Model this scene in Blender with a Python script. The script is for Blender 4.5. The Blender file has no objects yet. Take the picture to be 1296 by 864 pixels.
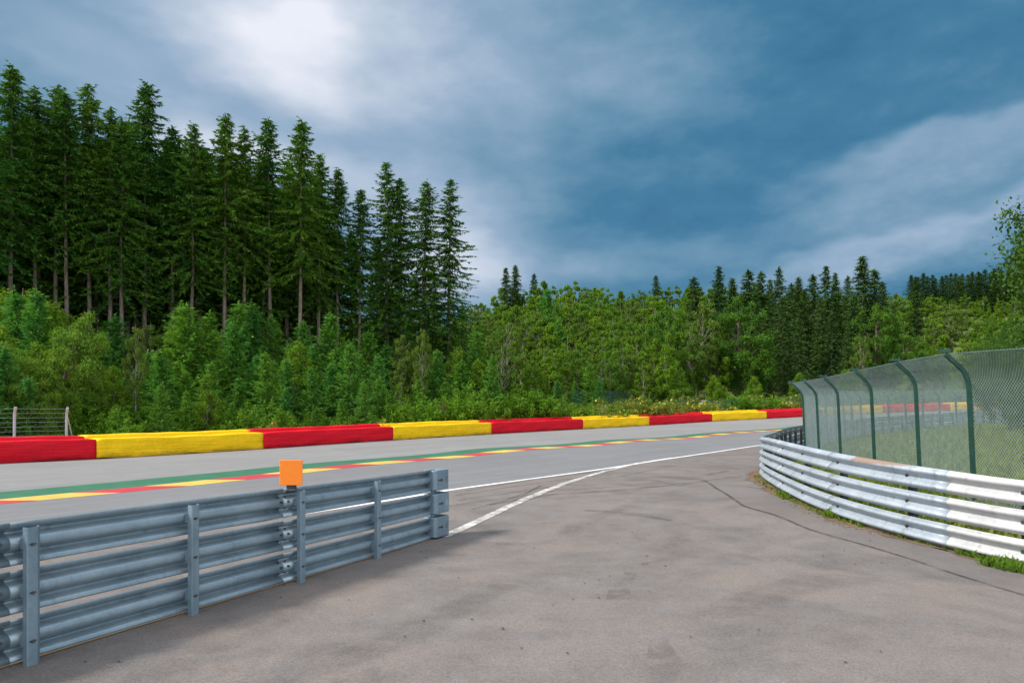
import bpy, math, random
import numpy as np
from mathutils import Vector
rng = np.random.default_rng(11)
random.seed(5)
F_PX, Y0, EYE = 864.0, 525.0, 1.74      # calibration of the photograph: focal length, horizon row, eye height
scene = bpy.context.scene
COL = scene.collection

# ------------------------------------------------------------------ terrain
CTRL = np.array([(-19.059, 25.412, -0.084), (-17.311, 28.328, -0.096), (-12.52, 34.56, 0.02), (-7.163, 41.538, 0.202), (-1.348, 48.539, 0.364), (5.921, 56.842, 0.556), (12.868, 63.529, 0.755), (20.366, 70.244, 1.065), (27.913, 75.13, 1.323), (32.883, 77.838, 1.515), (50.667, 82.286, 2.169), (59.417, 83.883, 2.42), (-12.255, 16.342, -0.106), (-10.032, 19.348, -0.04), (-8.09, 21.985, 0.025), (-6.808, 23.724, 0.076), (-1.698, 30.584, 0.218), (5.092, 39.282, 0.285), (13.004, 48.429, 0.406), (25.295, 59.876, 0.811), (-10.94, 14.591, -0.185), (-8.954, 17.272, -0.159), (-7.221, 19.623, -0.1), (-6.078, 21.176, -0.025), (-1.518, 27.33, 0.064), (4.573, 35.275, 0.148), (11.81, 43.981, 0.238), (23.539, 55.718, 0.579), (-6.311, 8.422, -0.128), (-5.716, 9.217, -0.079), (-4.939, 10.26, -0.053), (-4.162, 11.307, -0.027), (-3.766, 11.841, -0.001), (-1.723, 14.61, 0.049), (-1.409, 15.037, 0.087), (2.959, 20.953, 0.091), (4.76, 23.368, 0.144), (11.596, 32.215, 0.286), (-3.407, 4.881, -0.051), (-2.899, 6.216, -0.059), (-2.241, 7.279, -0.071), (-1.675, 8.614, -0.085), (-1.046, 9.931, -0.099), (6.019, 8.1, -0.098), (5.505, 8.808, 0.027), (5.273, 10.08, 0.072), (5.145, 11.34, 0.152), (5.516, 13.54, 0.189), (5.533, 14.4, 0.207), (6.147, 16.495, 0.175), (6.793, 18.514, 0.09), (14.0, 30.0, 0.3), (23.5, 45.0, 0.6), (39.0, 57.0, 1.3), (10.0, 15.0, 0.14), (15.0, 10.0, 0.0), (20.0, 25.0, 0.3), (30.0, 30.0, 0.5), (-15.0, 5.0, -0.2), (-10.0, 3.0, -0.15), (0.0, 0.0, -0.02), (8.0, 3.0, -0.05), (-25.0, 15.0, -0.2), (45.0, 60.0, 1.5), (40.0, 40.0, 1.0), (55.0, 70.0, 2.0), (-30.0, 22.0, -0.2), (0.0, 3.0, -0.02), (3.0, 6.0, 0.0), (-3.0, 2.0, -0.04), (-38.0, 50.0, 1.2), (-30.0, 62.0, 2.0), (-50.0, 40.0, 1.0), (2.0, 9.0, -0.05), (2.0, 14.0, 0.03)])
_X = CTRL[:, :2]
def _k(r): return np.where(r > 0, r*r*np.log(np.maximum(r, 1e-9)), 0)
_n = len(CTRL)
_A = np.zeros((_n+3, _n+3))
_A[:_n, :_n] = _k(np.linalg.norm(_X[:, None]-_X[None], axis=2)) + 3.0*np.eye(_n)
_A[:_n, _n] = 1; _A[:_n, _n+1:] = _X; _A[_n, :_n] = 1; _A[_n+1:, :_n] = _X.T
_S = np.linalg.solve(_A, np.r_[CTRL[:, 2], 0, 0, 0])
def sstep(a, b, x):
    t = np.clip((x-a)/(b-a), 0, 1); return t*t*(3-2*t)
def zg(x, y):
    x = np.atleast_1d(np.asarray(x, float)); y = np.atleast_1d(np.asarray(y, float))
    shp = np.broadcast(x, y).shape
    x = np.broadcast_to(x, shp).ravel(); y = np.broadcast_to(y, shp).ravel()
    cx = np.clip(x, -55, 64); cy = np.clip(y, -6, 90)
    out = np.empty(len(x))
    for i in range(0, len(x), 4000):
        a, b = cx[i:i+4000], cy[i:i+4000]
        r = np.hypot(a[:, None]-_X[None, :, 0], b[:, None]-_X[None, :, 1])
        out[i:i+4000] = _k(r)@_S[:_n] + _S[_n] + _S[_n+1]*a + _S[_n+2]*b
    t = np.clip(y-88, 0, 97); hill = .22*np.maximum(t-2, 0) + .05*np.clip(y-185, 0, 250)
    far = sstep(100, 165, x)*.13*np.clip(y-185, 0, 150)
    lx = sstep(70, 130, np.abs(x))
    # open country behind and beside the camera stays level
    out = out + (hill + far)*(1-.0*lx)
    return out.reshape(shp)
def z1(x, y): return float(zg(x, y)[0])
def gp(px, py):
    d = F_PX*EYE/(py-Y0)
    for _ in range(60):
        x = (px-648)*d/F_PX
        d = .5*d + .5*(EYE-z1(x, d))*F_PX/(py-Y0)
    return ((px-648)*d/F_PX, d)

# ------------------------------------------------------------------ objects
def tag(o, label=None, cat=None, group=None, kind=None):
    if label: o['label'] = label
    if cat: o['category'] = cat
    if group: o['group'] = group
    if kind: o['kind'] = kind
    return o
def link(o, parent=None):
    COL.objects.link(o)
    if parent is not None: o.parent = parent
    return o
def empty(name, loc, rz=0, scale=(1, 1, 1)):
    o = bpy.data.objects.new(name, None); o.location = loc; o.rotation_euler = (0, 0, rz); o.scale = scale
    o.empty_display_size = .2
    return link(o)
class MB:
    def __init__(s): s.v = []; s.f = []; s.m = []; s.uv = []; s.n = 0
    def add(s, verts, faces, mat=0, uv=None):
        verts = np.asarray(verts, float).reshape(-1, 3)
        s.v.append(verts)
        for f in faces: s.f.append(tuple(i+s.n for i in f)); s.m.append(mat)
        s.uv.append(np.zeros((len(verts), 2)) if uv is None else np.asarray(uv, float))
        s.n += len(verts); return s
    def box(s, c, ax, ay, az, mat=0, bev=0.0):
        """box with half-axis vectors; bev > 0 chamfers the vertical edges"""
        c, ax, ay, az = (np.asarray(q, float) for q in (c, ax, ay, az))
        if bev <= 0:
            pr = [(-1, -1), (1, -1), (1, 1), (-1, 1)]
        else:
            bx = min(.9, bev/np.linalg.norm(ax)); by = min(.9, bev/np.linalg.norm(ay))
            pr = [(-1+bx, -1), (1-bx, -1), (1, -1+by), (1, 1-by), (1-bx, 1), (-1+bx, 1), (-1, 1-by), (-1, -1+by)]
        n = len(pr)
        lo = [c+ax*p+ay*q-az for p, q in pr]; hi = [c+ax*p+ay*q+az for p, q in pr]
        fs = [tuple(range(n))[::-1], tuple(range(n, 2*n))] + [(i, (i+1) % n, n+(i+1) % n, n+i) for i in range(n)]
        return s.add(lo+hi, fs, mat)
    def tube(s, pts, rad, k=6, mat=0, cap=True):
        pts = [np.asarray(p, float) for p in pts]; n = len(pts)
        rad = [rad]*n if np.isscalar(rad) else rad
        rows = []
        ref = None
        for i in range(n):
            t = pts[min(i+1, n-1)]-pts[max(i-1, 0)]; t = t/(np.linalg.norm(t)+1e-12)
            if ref is None: ref = np.array((1, 0, 0.)) if abs(t[0]) < .8 else np.array((0, 1., 0))
            a = ref-t*np.dot(ref, t); a /= np.linalg.norm(a)+1e-12; b = np.cross(t, a); ref = a
            for j in range(k):
                w = 2*math.pi*j/k; rows.append(pts[i]+rad[i]*(a*math.cos(w)+b*math.sin(w)))
        fs = [(i*k+j, i*k+(j+1) % k, (i+1)*k+(j+1) % k, (i+1)*k+j) for i in range(n-1) for j in range(k)]
        if cap: fs += [tuple(range(k))[::-1], tuple(range((n-1)*k, n*k))]
        return s.add(rows, fs, mat)
    def sweep(s, path, side, prof, mat=0, close=False, thick=0):
        """profile points (offset along side, height) swept along a path; side is one vector per path point"""
        n, k = len(path), len(prof); rows = []
        for p, q in zip(path, side):
            for (a, h) in prof: rows.append((p[0]+q[0]*a, p[1]+q[1]*a, p[2]+h))
        kk = k if close else k-1
        fs = [(i*k+j, i*k+(j+1) % k, (i+1)*k+(j+1) % k, (i+1)*k+j) for i in range(n-1) for j in range(kk)]
        if close: fs += [tuple(range(k))[::-1], tuple(range((n-1)*k, n*k))]
        return s.add(rows, fs, mat)
    def quads(s, V):
        V = np.asarray(V, float); m = len(V)//4
        b = s.n; s.v.append(V); s.uv.append(np.zeros((len(V), 2)))
        s.f += [(b+4*i, b+4*i+1, b+4*i+2, b+4*i+3) for i in range(m)]; s.m += [0]*m; s.n += len(V); return s
    def mesh(s, name, mats, smooth=False, uv=False):
        me = bpy.data.meshes.new(name)
        V = np.concatenate(s.v) if s.v else np.zeros((0, 3))
        lens = np.array([len(f) for f in s.f], np.int32)
        idx = np.fromiter((i for f in s.f for i in f), np.int32, int(lens.sum()))
        me.vertices.add(len(V)); me.vertices.foreach_set('co', V.astype(np.float32).ravel())
        me.loops.add(len(idx)); me.loops.foreach_set('vertex_index', idx)
        me.polygons.add(len(lens))
        me.polygons.foreach_set('loop_start', np.r_[0, np.cumsum(lens)[:-1]].astype(np.int32))
        for m in (mats if isinstance(mats, (list, tuple)) else [mats]): me.materials.append(m)
        me.polygons.foreach_set('material_index', np.array(s.m, np.int32))
        me.polygons.foreach_set('use_smooth', np.full(len(lens), smooth))
        if uv:
            U = np.concatenate(s.uv)[idx]
            l = me.uv_layers.new(name='UVMap'); l.data.foreach_set('uv', U.astype(np.float32).ravel())
        me.update(calc_edges=True); me.validate()
        return me
    def build(s, name, mats, parent=None, smooth=False, uv=False):
        return link(bpy.data.objects.new(name, s.mesh(name, mats, smooth, uv)), parent)
def inst(name, me, parent): return link(bpy.data.objects.new(name, me), parent)
def solidify(o, t, off=0):
    m = o.modifiers.new('thickness', 'SOLIDIFY'); m.thickness = t; m.offset = off; return o
def bevel(o, w, seg=2):
    m = o.modifiers.new('edges', 'BEVEL'); m.width = w; m.segments = seg; m.limit_method = 'ANGLE'; return o

# ------------------------------------------------------------------ node helpers
class NT:
    def __init__(s, tree): s.t = tree; s.N = tree.nodes; s.L = tree.links
    def n(s, typ, **kw):
        q = s.N.new(typ)
        for k, v in kw.items(): setattr(q, k, v)
        return q
    def put(s, sock, v):
        if hasattr(v, 'is_output'): s.L.new(v, sock)
        else: sock.default_value = v
    def m(s, op, a, b=None, c=None, clamp=False):
        q = s.n('ShaderNodeMath', operation=op); q.use_clamp = clamp
        for i, v in enumerate((a, b, c)):
            if v is not None: s.put(q.inputs[i], v)
        return q.outputs[0]
    def vm(s, op, a, b):
        q = s.n('ShaderNodeVectorMath', operation=op); s.put(q.inputs[0], a)
        if op == 'SCALE': s.put(q.inputs['Scale'], b)
        else: s.put(q.inputs[1], b)
        return q.outputs[0]
    def noise(s, vec, scale, detail=4, rough=.55, dist=0, out=0):
        q = s.n('ShaderNodeTexNoise'); s.L.new(vec, q.inputs['Vector'])
        q.inputs['Scale'].default_value = scale; q.inputs['Detail'].default_value = detail
        q.inputs['Roughness'].default_value = rough; q.inputs['Distortion'].default_value = dist
        return q.outputs[out]
    def ramp(s, fac, stops, interp='LINEAR'):
        q = s.n('ShaderNodeValToRGB'); q.color_ramp.interpolation = interp
        e = q.color_ramp.elements
        while len(e) < len(stops): e.new(.5)
        for el, (p, c) in zip(e, stops): el.position = p; el.color = c if len(c) == 4 else (*c, 1)
        s.L.new(fac, q.inputs[0]); return q.outputs[0]
    def mix(s, fac, a, b, mode='MIX'):
        q = s.n('ShaderNodeMix', data_type='RGBA', blend_type=mode)
        s.put(q.inputs[0], fac)
        for i, v in ((6, a), (7, b)):
            s.put(q.inputs[i], v if hasattr(v, 'is_output') or len(v) == 4 else (*v, 1))
        return q.outputs[2]
    def smooth(s, a, b, x):
        q = s.n('ShaderNodeMapRange', interpolation_type='SMOOTHSTEP'); s.put(q.inputs[0], x)
        q.inputs[1].default_value = a; q.inputs[2].default_value = b; return q.outputs[0]
def mat(name):
    m = bpy.data.materials.new(name); m.use_nodes = True; t = NT(m.node_tree)
    b = t.N['Principled BSDF']; return m, t, b
def geo(t): return t.n('ShaderNodeNewGeometry').outputs['Position']
def objco(t): return t.n('ShaderNodeTexCoord').outputs['Object']
def bump(t, b, h, st, dist=.01):
    q = t.n('ShaderNodeBump'); q.inputs['Strength'].default_value = st; q.inputs['Distance'].default_value = dist
    t.L.new(h, q.inputs['Height']); t.L.new(q.outputs[0], b.inputs['Normal'])

# ------------------------------------------------------------------ materials
def foliage(name, c1, c2, trans=.25, rough=.55, spec=.25, vary=.35):
    m, t, b = mat(name)
    r = t.n('ShaderNodeObjectInfo').outputs['Random']
    p = geo(t)
    col = t.mix(r, c1, c2)
    n1 = t.noise(p, 1.3, 3, .6); n2 = t.noise(p, 9, 2, .5)
    isl = t.n('ShaderNodeNewGeometry').outputs['Random Per Island']
    v = t.m('ADD', 1-vary, t.m('MULTIPLY', t.m('ADD', t.m('ADD', n1, t.m('MULTIPLY', n2, .3)), t.m('MULTIPLY', isl, .35)), vary*1.25))
    col = t.mix(t.m('MULTIPLY', t.smooth(.35, .7, t.noise(p, .45, 2, .5)), .45), col, tuple(min(1, q*k) for q, k in zip(c2, (1.35, 1.12, .9))))
    c = t.vm('MULTIPLY', col, t.n('ShaderNodeCombineXYZ').outputs[0])
    comb = c.node.inputs[1].links[0].from_node
    for i in range(3): t.L.new(v, comb.inputs[i])
    t.L.new(c, b.inputs['Base Color']); b.inputs['Roughness'].default_value = rough
    b.inputs['Specular IOR Level'].default_value = spec
    tr = t.n('ShaderNodeBsdfTranslucent'); t.L.new(t.vm('MULTIPLY', c, (1.25, 1.2, .55)), tr.inputs[0])
    mx = t.n('ShaderNodeMixShader'); mx.inputs[0].default_value = trans
    t.L.new(b.outputs[0], mx.inputs[1]); t.L.new(tr.outputs[0], mx.inputs[2])
    t.L.new(mx.outputs[0], t.N['Material Output'].inputs[0])
    return m
def bark(name, c1, c2, sc=(14, 14, 2.5)):
    m, t, b = mat(name)
    p = t.vm('MULTIPLY', objco(t), sc)
    n = t.noise(p, 1, 5, .65)
    t.L.new(t.ramp(n, [(.35, c1), (.62, c2)]), b.inputs['Base Color']); b.inputs['Roughness'].default_value = .9
    b.inputs['Specular IOR Level'].default_value = .1
    return m
def plain(name, c, rough=.6, metal=0, var=.15, sc=8, spec=.5):
    m, t, b = mat(name)
    n = t.noise(geo(t), sc, 4, .6)
    lo = tuple(x*(1-var) for x in c); hi = tuple(min(1, x*(1+var)) for x in c)
    t.L.new(t.ramp(n, [(.3, lo), (.7, hi)]), b.inputs['Base Color'])
    b.inputs['Roughness'].default_value = rough; b.inputs['Metallic'].default_value = metal
    b.inputs['Specular IOR Level'].default_value = spec
    return m
M = {}
M['spruce'] = foliage('spruce_needles', (.044, .150, .030), (.092, .200, .026), .2, .7, .08, .7)
M['spruce_far'] = foliage('far_spruce_needles', (.038, .098, .028), (.066, .130, .030), .15, .7, .08, .55)
M['young'] = foliage('young_conifer_needles', (.070, .260, .062), (.140, .310, .040), .27, .7, .1, .65)
M['leaf_y'] = foliage('yellow_green_leaves', (.130, .250, .018), (.115, .225, .018), .36, .6, .12, .6)
M['leaf_s'] = foliage('sallow_leaves', (.095, .205, .024), (.125, .230, .024), .34, .6, .12, .6)
M['leaf_n'] = foliage('dark_broad_leaves', (.042, .112, .018), (.058, .130, .018), .3, .6, .12, .6)
M['leaf_g'] = foliage('mid_green_leaves', (.082, .205, .018), (.145, .270, .020), .34, .6, .12, .65)
M['leaf_o'] = foliage('olive_leaves', (.120, .190, .030), (.090, .175, .026), .32, .6, .12, .55)
M['leaf_d'] = foliage('deep_green_leaves', (.060, .165, .020), (.095, .200, .020), .32, .6, .12, .6)
M['shrub'] = foliage('shrub_leaves', (.125, .270, .022), (.095, .225, .020), .34, .6, .12, .6)
M['broom'] = foliage('broom_twigs', (.120, .210, .034), (.170, .230, .036), .3, .6, .2, .4)
M['flower'] = plain('yellow_flowers', (.50, .38, .03), .7, 0, .2)
M['weed'] = foliage('weed_leaves', (.095, .190, .022), (.135, .215, .026), .3, .6, .1, .5)
M['grassb'] = foliage('grass_blades', (.120, .195, .030), (.165, .215, .042), .3, .6, .12, .55)
M['bark_spruce'] = bark('spruce_bark', (.11, .085, .07), (.30, .25, .21))
M['bark_birch'] = bark('birch_bark', (.11, .095, .075), (.42, .39, .33), (5, 5, 9))
M['bark_grey'] = bark('grey_bark', (.07, .06, .045), (.19, .16, .12))

def asphalt(name, c_lo, c_hi, warm=None, streak=False, grain=.22, dark_patch=.0):
    m, t, b = mat(name)
    p = geo(t)
    big = t.noise(p, .22, 4, .6, .6); mid = t.noise(p, 1.6, 5, .65); fine = t.noise(p, 55, 3, .7)
    vor = t.n('ShaderNodeTexVoronoi'); t.L.new(p, vor.inputs['Vector']); vor.inputs['Scale'].default_value = 95
    vc = t.n('ShaderNodeSeparateColor'); t.L.new(vor.outputs['Color'], vc.inputs[0])
    f = t.m('ADD', t.m('MULTIPLY', big, .55), t.m('MULTIPLY', mid, .45))
    if streak:
        uv = t.n('ShaderNodeUVMap').outputs[0]
        st = t.noise(t.vm('MULTIPLY', uv, (.035, 2.2, 1)), 1, 5, .7)
        st2 = t.noise(t.vm('MULTIPLY', uv, (.10, 9, 1)), 1, 4, .6)
        f = t.m('ADD', t.m('MULTIPLY', f, .45), t.m('ADD', t.m('MULTIPLY', st, .38), t.m('MULTIPLY', st2, .17)))
    col = t.ramp(f, [(.33, c_lo), (.66, c_hi)])
    if warm:
        w = t.smooth(.42, .68, t.noise(p, .45, 5, .7, 1.2)); col = t.mix(w, col, warm)
    # stone grain of the surfacing
    g = t.m('ADD', 1-grain, t.m('MULTIPLY', t.m('ADD', fine, t.m('MULTIPLY', vc.outputs[0], .7)), grain*1.18))
    gx = t.n('ShaderNodeCombineXYZ')
    for i in range(3): t.L.new(g, gx.inputs[i])
    col = t.vm('MULTIPLY', col, gx.outputs[0])
    if dark_patch:   # oily blotches with a shape of their own
        dp = t.smooth(.58, .74, t.noise(p, .7, 6, .72, 1.5)); col = t.mix(t.m('MULTIPLY', dp, dark_patch), col, tuple(x*.45 for x in c_lo))
    t.L.new(col, b.inputs['Base Color']); b.inputs['Roughness'].default_value = .86; b.inputs['Specular IOR Level'].default_value = .25
    bump(t, b, t.m('ADD', fine, vc.outputs[1]), .35, .004)
    return m
M['apron'] = asphalt('worn_apron_asphalt', (.108, .096, .091), (.212, .195, .187), (.200, .170, .154), grain=.44, dark_patch=.2)
M['strip'] = asphalt('darker_repair_asphalt', (.122, .110, .107), (.198, .182, .175), (.17, .145, .135), grain=.4, dark_patch=.2)
M['track'] = asphalt('track_asphalt', (.140, .142, .148), (.215, .217, .224), streak=True, grain=.15)
M['runoff'] = asphalt('runoff_asphalt', (.165, .164, .165), (.270, .268, .266), streak=True, grain=.15)
def paint(name, c, wear=.35, under=(.24, .23, .225), sc=5):
    m, t, b = mat(name)
    p = geo(t)
    w = t.m('ADD', t.m('MULTIPLY', t.noise(p, sc, 6, .72), .6), t.m('MULTIPLY', t.noise(p, 60, 3, .7), .4))
    k = t.smooth(.62-wear*.3, .80-wear*.3, w)
    n = t.noise(p, 1.5, 4, .6); lo = tuple(x*.82 for x in c)
    t.L.new(t.mix(k, t.ramp(n, [(.35, lo), (.65, c)]), under), b.inputs['Base Color'])
    b.inputs['Roughness'].default_value = .7
    return m
M['white_line'] = paint('white_line_paint', (.86, .86, .86), .18)
M['old_line'] = paint('worn_white_paint', (.74, .72, .69), .75, (.24, .22, .21))
M['green_paint'] = paint('green_verge_paint', (.030, .150, .082), .15, (.09, .17, .13), 2)
M['kerb_red'] = paint('kerb_red_paint', (.50, .040, .060), .16, (.45, .2, .2))
M['kerb_yellow'] = paint('kerb_yellow_paint', (.66, .45, .085), .16, (.6, .5, .3))
def decal(name, c, lo, hi, sc, amt=1.0, stretch=None):
    m, t, b = mat(name)
    uv = t.n('ShaderNodeUVMap').outputs[0]
    p = geo(t)
    n = t.noise(p if stretch is None else t.vm('MULTIPLY', uv, stretch), sc, 6, .7)
    sep = t.n('ShaderNodeSeparateXYZ'); t.L.new(uv, sep.inputs[0])
    # fade at the ribbon's edge: uv.y runs 0..1 across
    e = t.m('MULTIPLY', t.smooth(0, .3, sep.outputs[1]), t.m('SUBTRACT', 1, t.smooth(.7, 1.0, sep.outputs[1])))
    a = t.m('MULTIPLY', t.m('MULTIPLY', t.smooth(lo, hi, n), e), amt)
    tr = t.n('ShaderNodeBsdfTransparent'); mx = t.n('ShaderNodeMixShader')
    b.inputs['Base Color'].default_value = (*c, 1); b.inputs['Roughness'].default_value = .9
    t.L.new(a, mx.inputs[0]); t.L.new(tr.outputs[0], mx.inputs[1]); t.L.new(b.outputs[0], mx.inputs[2])
    t.L.new(mx.outputs[0], t.N['Material Output'].inputs[0])
    return m
M['skid'] = decal('rubber_mark', (.05, .045, .045), .36, .70, 1.0, .45, (1.2, 3, 1))
M['crack'] = decal('crack_tar', (.04, .036, .035), .28, .62, 3.0, .55)
M['patch'] = decal('repair_patch', (.105, .10, .10), .3, .75, 5, .32)
M['stain'] = decal('stain_and_shade', (.06, .052, .05), .34, .80, 1.1, .22)  # oil stains, and the shade painted beside the left rail
def earth(name):
    m, t, b = mat(name)
    p = geo(t)
    n = t.m('ADD', t.m('MULTIPLY', t.noise(p, .3, 4, .6), .5), t.m('MULTIPLY', t.noise(p, 3.5, 5, .7), .5))
    col = t.ramp(n, [(.32, (.060, .095, .020)), (.5, (.105, .145, .030)), (.68, (.16, .155, .055))])
    f = t.noise(p, 30, 3, .7)
    col = t.mix(t.m('MULTIPLY', f, .5), col, (.05, .075, .018))
    t.L.new(col, b.inputs['Base Color']); b.inputs['Roughness'].default_value = .95; b.inputs['Specular IOR Level'].default_value = .1
    bump(t, b, t.noise(p, 12, 4, .7), .8, .05)
    return m
M['ground'] = earth('grass_ground')
def dirt(name):
    m, t, b = mat(name)
    p = geo(t)
    n = t.m('ADD', t.m('MULTIPLY', t.noise(p, 2.5, 5, .7), .55), t.m('MULTIPLY', t.noise(p, 40, 3, .7), .45))
    t.L.new(t.ramp(n, [(.32, (.05, .035, .022)), (.5, (.16, .105, .068)), (.68, (.30, .235, .17))]), b.inputs['Base Color'])
    b.inputs['Roughness'].default_value = .95
    bump(t, b, t.noise(p, 45, 4, .7), .9, .02)
    return m
M['dirt'] = dirt('gritty_verge_soil')
def galv(name, c_lo, c_hi, metal=.55, rough=.42, dirtamt=.3, dirtc=(.10, .085, .07), streak=True):
    m, t, b = mat(name)
    p = geo(t)
    sp = t.n('ShaderNodeTexVoronoi'); t.L.new(p, sp.inputs['Vector']); sp.inputs['Scale'].default_value = 38
    sc = t.n('ShaderNodeSeparateColor'); t.L.new(sp.outputs['Color'], sc.inputs[0])
    n = t.m('ADD', t.m('MULTIPLY', t.noise(p, 2.2, 5, .65), .88), t.m('MULTIPLY', sc.outputs[0], .12))
    col = t.ramp(n, [(.3, c_lo), (.72, c_hi)])
    run = t.noise(t.vm('MULTIPLY', p, (9, 9, .9)), 1, 5, .7)
    d = t.m('MULTIPLY', t.smooth(.52, .78, run), dirtamt)
    col = t.mix(d, col, dirtc)
    t.L.new(col, b.inputs['Base Color'])
    b.inputs['Metallic'].default_value = metal
    t.L.new(t.m('ADD', rough-.1, t.m('MULTIPLY', n, .25)), b.inputs['Roughness'])
    bump(t, b, t.noise(p, 5, 3, .5), .12, .02)
    return m
M['galv'] = galv('blue_grey_galvanised_steel', (.25, .35, .42), (.38, .49, .555), .45, .36, .4)
M['galv_post'] = galv('galvanised_post_steel', (.17, .25, .315), (.26, .36, .43), .35, .5, .3)
M['galv_pale'] = galv('pale_galvanised_steel', (.33, .385, .44), (.48, .545, .605), .25, .45, .6)
M['white_rail'] = galv('weathered_white_paint', (.40, .41, .42), (.56, .565, .57), 0, .6, .8, (.26, .24, .22))
M['old_rail'] = galv('weathered_grey_paint', (.42, .43, .44), (.62, .63, .64), .1, .55, .55, (.2, .18, .16))
M['dark_steel'] = plain('dark_weathered_steel', (.055, .06, .065), .6, .3, .3)
M['bolt'] = plain('bolt_steel', (.10, .11, .12), .45, .6, .2)
M['fence_post'] = plain('dark_green_post_paint', (.012, .062, .048), .5, 0, .3, 12)
M['fence_wire'] = plain('galvanised_green_wire', (.28, .36, .36), .5, .2, .2)
M['far_wire'] = plain('pale_wire', (.24, .33, .35), .5, .3, .2)
M['green_wire'] = plain('green_coated_wire', (.02, .11, .085), .5, 0, .2)
M['orange'] = plain('orange_board_paint', (1.0, .25, .012), .55, 0, .05, 20)
M['stone'] = plain('pebble_stone', (.07, .062, .055), .9, 0, .5, 50)
M['twig'] = plain('dry_leaf_litter', (.24, .13, .06), .9, 0, .4, 40)
def cover_mat(name, c, dk):
    m, t, b = mat(name)
    p = geo(t)
    n = t.m('ADD', t.m('MULTIPLY', t.noise(p, .8, 4, .6), .5), t.m('MULTIPLY', t.noise(p, 7, 4, .6), .5))
    col = t.ramp(n, [(.32, tuple(x*.78 for x in c)), (.62, c)])
    uv = t.n('ShaderNodeUVMap').outputs[0]
    sep = t.n('ShaderNodeSeparateXYZ'); t.L.new(uv, sep.inputs[0])
    # splashed grime that reaches up unevenly from the hem, and scuffs
    g = t.m('SUBTRACT', t.noise(t.vm('MULTIPLY', uv, (1.3, 2.2, 1)), 1, 5, .7), t.m('MULTIPLY', sep.outputs[1], 1.1))
    k = t.m('MULTIPLY', t.smooth(.22, .46, g), .75)
    s2 = t.m('MULTIPLY', t.smooth(.62, .74, t.noise(t.vm('MULTIPLY', uv, (.35, 5, 1)), 2.0, 5, .7)), .5)
    col = t.mix(t.m('MAXIMUM', k, s2), col, dk)
    t.L.new(col, b.inputs['Base Color']); b.inputs['Roughness'].default_value = .6; b.inputs['Specular IOR Level'].default_value = .2
    bump(t, b, t.noise(t.vm('MULTIPLY', uv, (.45, 5, 1)), 1.3, 4, .6, .6), .6, .09)
    return m
M['cover_red'] = cover_mat('red_tarpaulin', (.70, .005, .020), (.30, .008, .012))
M['cover_yellow'] = cover_mat('yellow_tarpaulin', (.95, .60, .005), (.50, .30, .03))
M['tyre'] = plain('black_rubber', (.02, .02, .02), .8)
# ------------------------------------------------------------------ camera
cd = bpy.data.cameras.new('camera'); cam = bpy.data.objects.new('camera', cd); COL.objects.link(cam)
cd.lens = 24; cd.sensor_width = 36; cd.sensor_fit = 'HORIZONTAL'; cd.shift_y = (Y0-432)/1296
cd.clip_start = .05; cd.clip_end = 6000
cam.location = (0, 0, EYE); cam.rotation_euler = (math.pi/2, 0, 0)
scene.camera = cam
# ------------------------------------------------------------------ light
SUN_AZ, SUN_EL = math.radians(-108), math.radians(46)     # azimuth measured from +Y towards +X
sd = bpy.data.lights.new('sun', 'SUN'); sd.energy = 3.6; sd.angle = math.radians(11); sd.color = (1, .95, .87)
so = bpy.data.objects.new('sun', sd); COL.objects.link(so)
sv = Vector((math.sin(SUN_AZ)*math.cos(SUN_EL), math.cos(SUN_AZ)*math.cos(SUN_EL), math.sin(SUN_EL)))
so.rotation_euler = sv.to_track_quat('Z', 'Y').to_euler(); so.location = (-30, 10, 40)
w = bpy.data.worlds.new('World'); scene.world = w; w.use_nodes = True
t = NT(w.node_tree); bg = t.N['Background']
sky = t.n('ShaderNodeTexSky', sky_type='NISHITA'); sky.sun_disc = False
sky.sun_elevation = SUN_EL; sky.sun_rotation = SUN_AZ
t.L.new(sky.outputs[0], bg.inputs[0]); bg.inputs[1].default_value = .06
D_ = t.n('ShaderNodeTexCoord').outputs['Generated']
sep = t.n('ShaderNodeSeparateXYZ'); t.L.new(D_, sep.inputs[0])
x_, y_, z_ = sep.outputs
def wnoise(scale, detail, off, stretch=(1, 1, 2.4)):
    v = t.vm('ADD', t.vm('MULTIPLY', D_, stretch), (off, off*.37, -off*.6)); return t.noise(v, scale, detail, .56)
na, nb, nf = wnoise(2.6, 4, 3.1), wnoise(2.6, 4, 17.7), wnoise(5.0, 6, 9.4, (1, 1, 2.2))
az = t.m('ADD', t.m('ARCTAN2', x_, y_), t.m('MULTIPLY', t.m('SUBTRACT', na, .5), .36))
el = t.m('ADD', t.m('ARCSINE', z_), t.m('MULTIPLY', t.m('SUBTRACT', nb, .5), .17))
def dirpx(px, py):
    a = math.atan((px-648)/F_PX); return a, math.atan((Y0-py)/F_PX*math.cos(a))
def blob(px, py, sa, se, rot, amp):
    a0, e0 = dirpx(px, py); c, s = math.cos(math.radians(rot)), math.sin(math.radians(rot))
    u = t.m('SUBTRACT', az, a0); v = t.m('SUBTRACT', el, e0)
    p = t.m('DIVIDE', t.m('ADD', t.m('MULTIPLY', u, c), t.m('MULTIPLY', v, s)), sa)
    q = t.m('DIVIDE', t.m('SUBTRACT', t.m('MULTIPLY', v, c), t.m('MULTIPLY', u, s)), se)
    r = t.m('ADD', t.m('MULTIPLY', p, p), t.m('MULTIPLY', q, q))
    return t.m('MULTIPLY', t.m('EXPONENT', t.m('MULTIPLY', r, -1)), amp)
ng = wnoise(14, 7, 31.3, (1, 1, 2.0))
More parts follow.
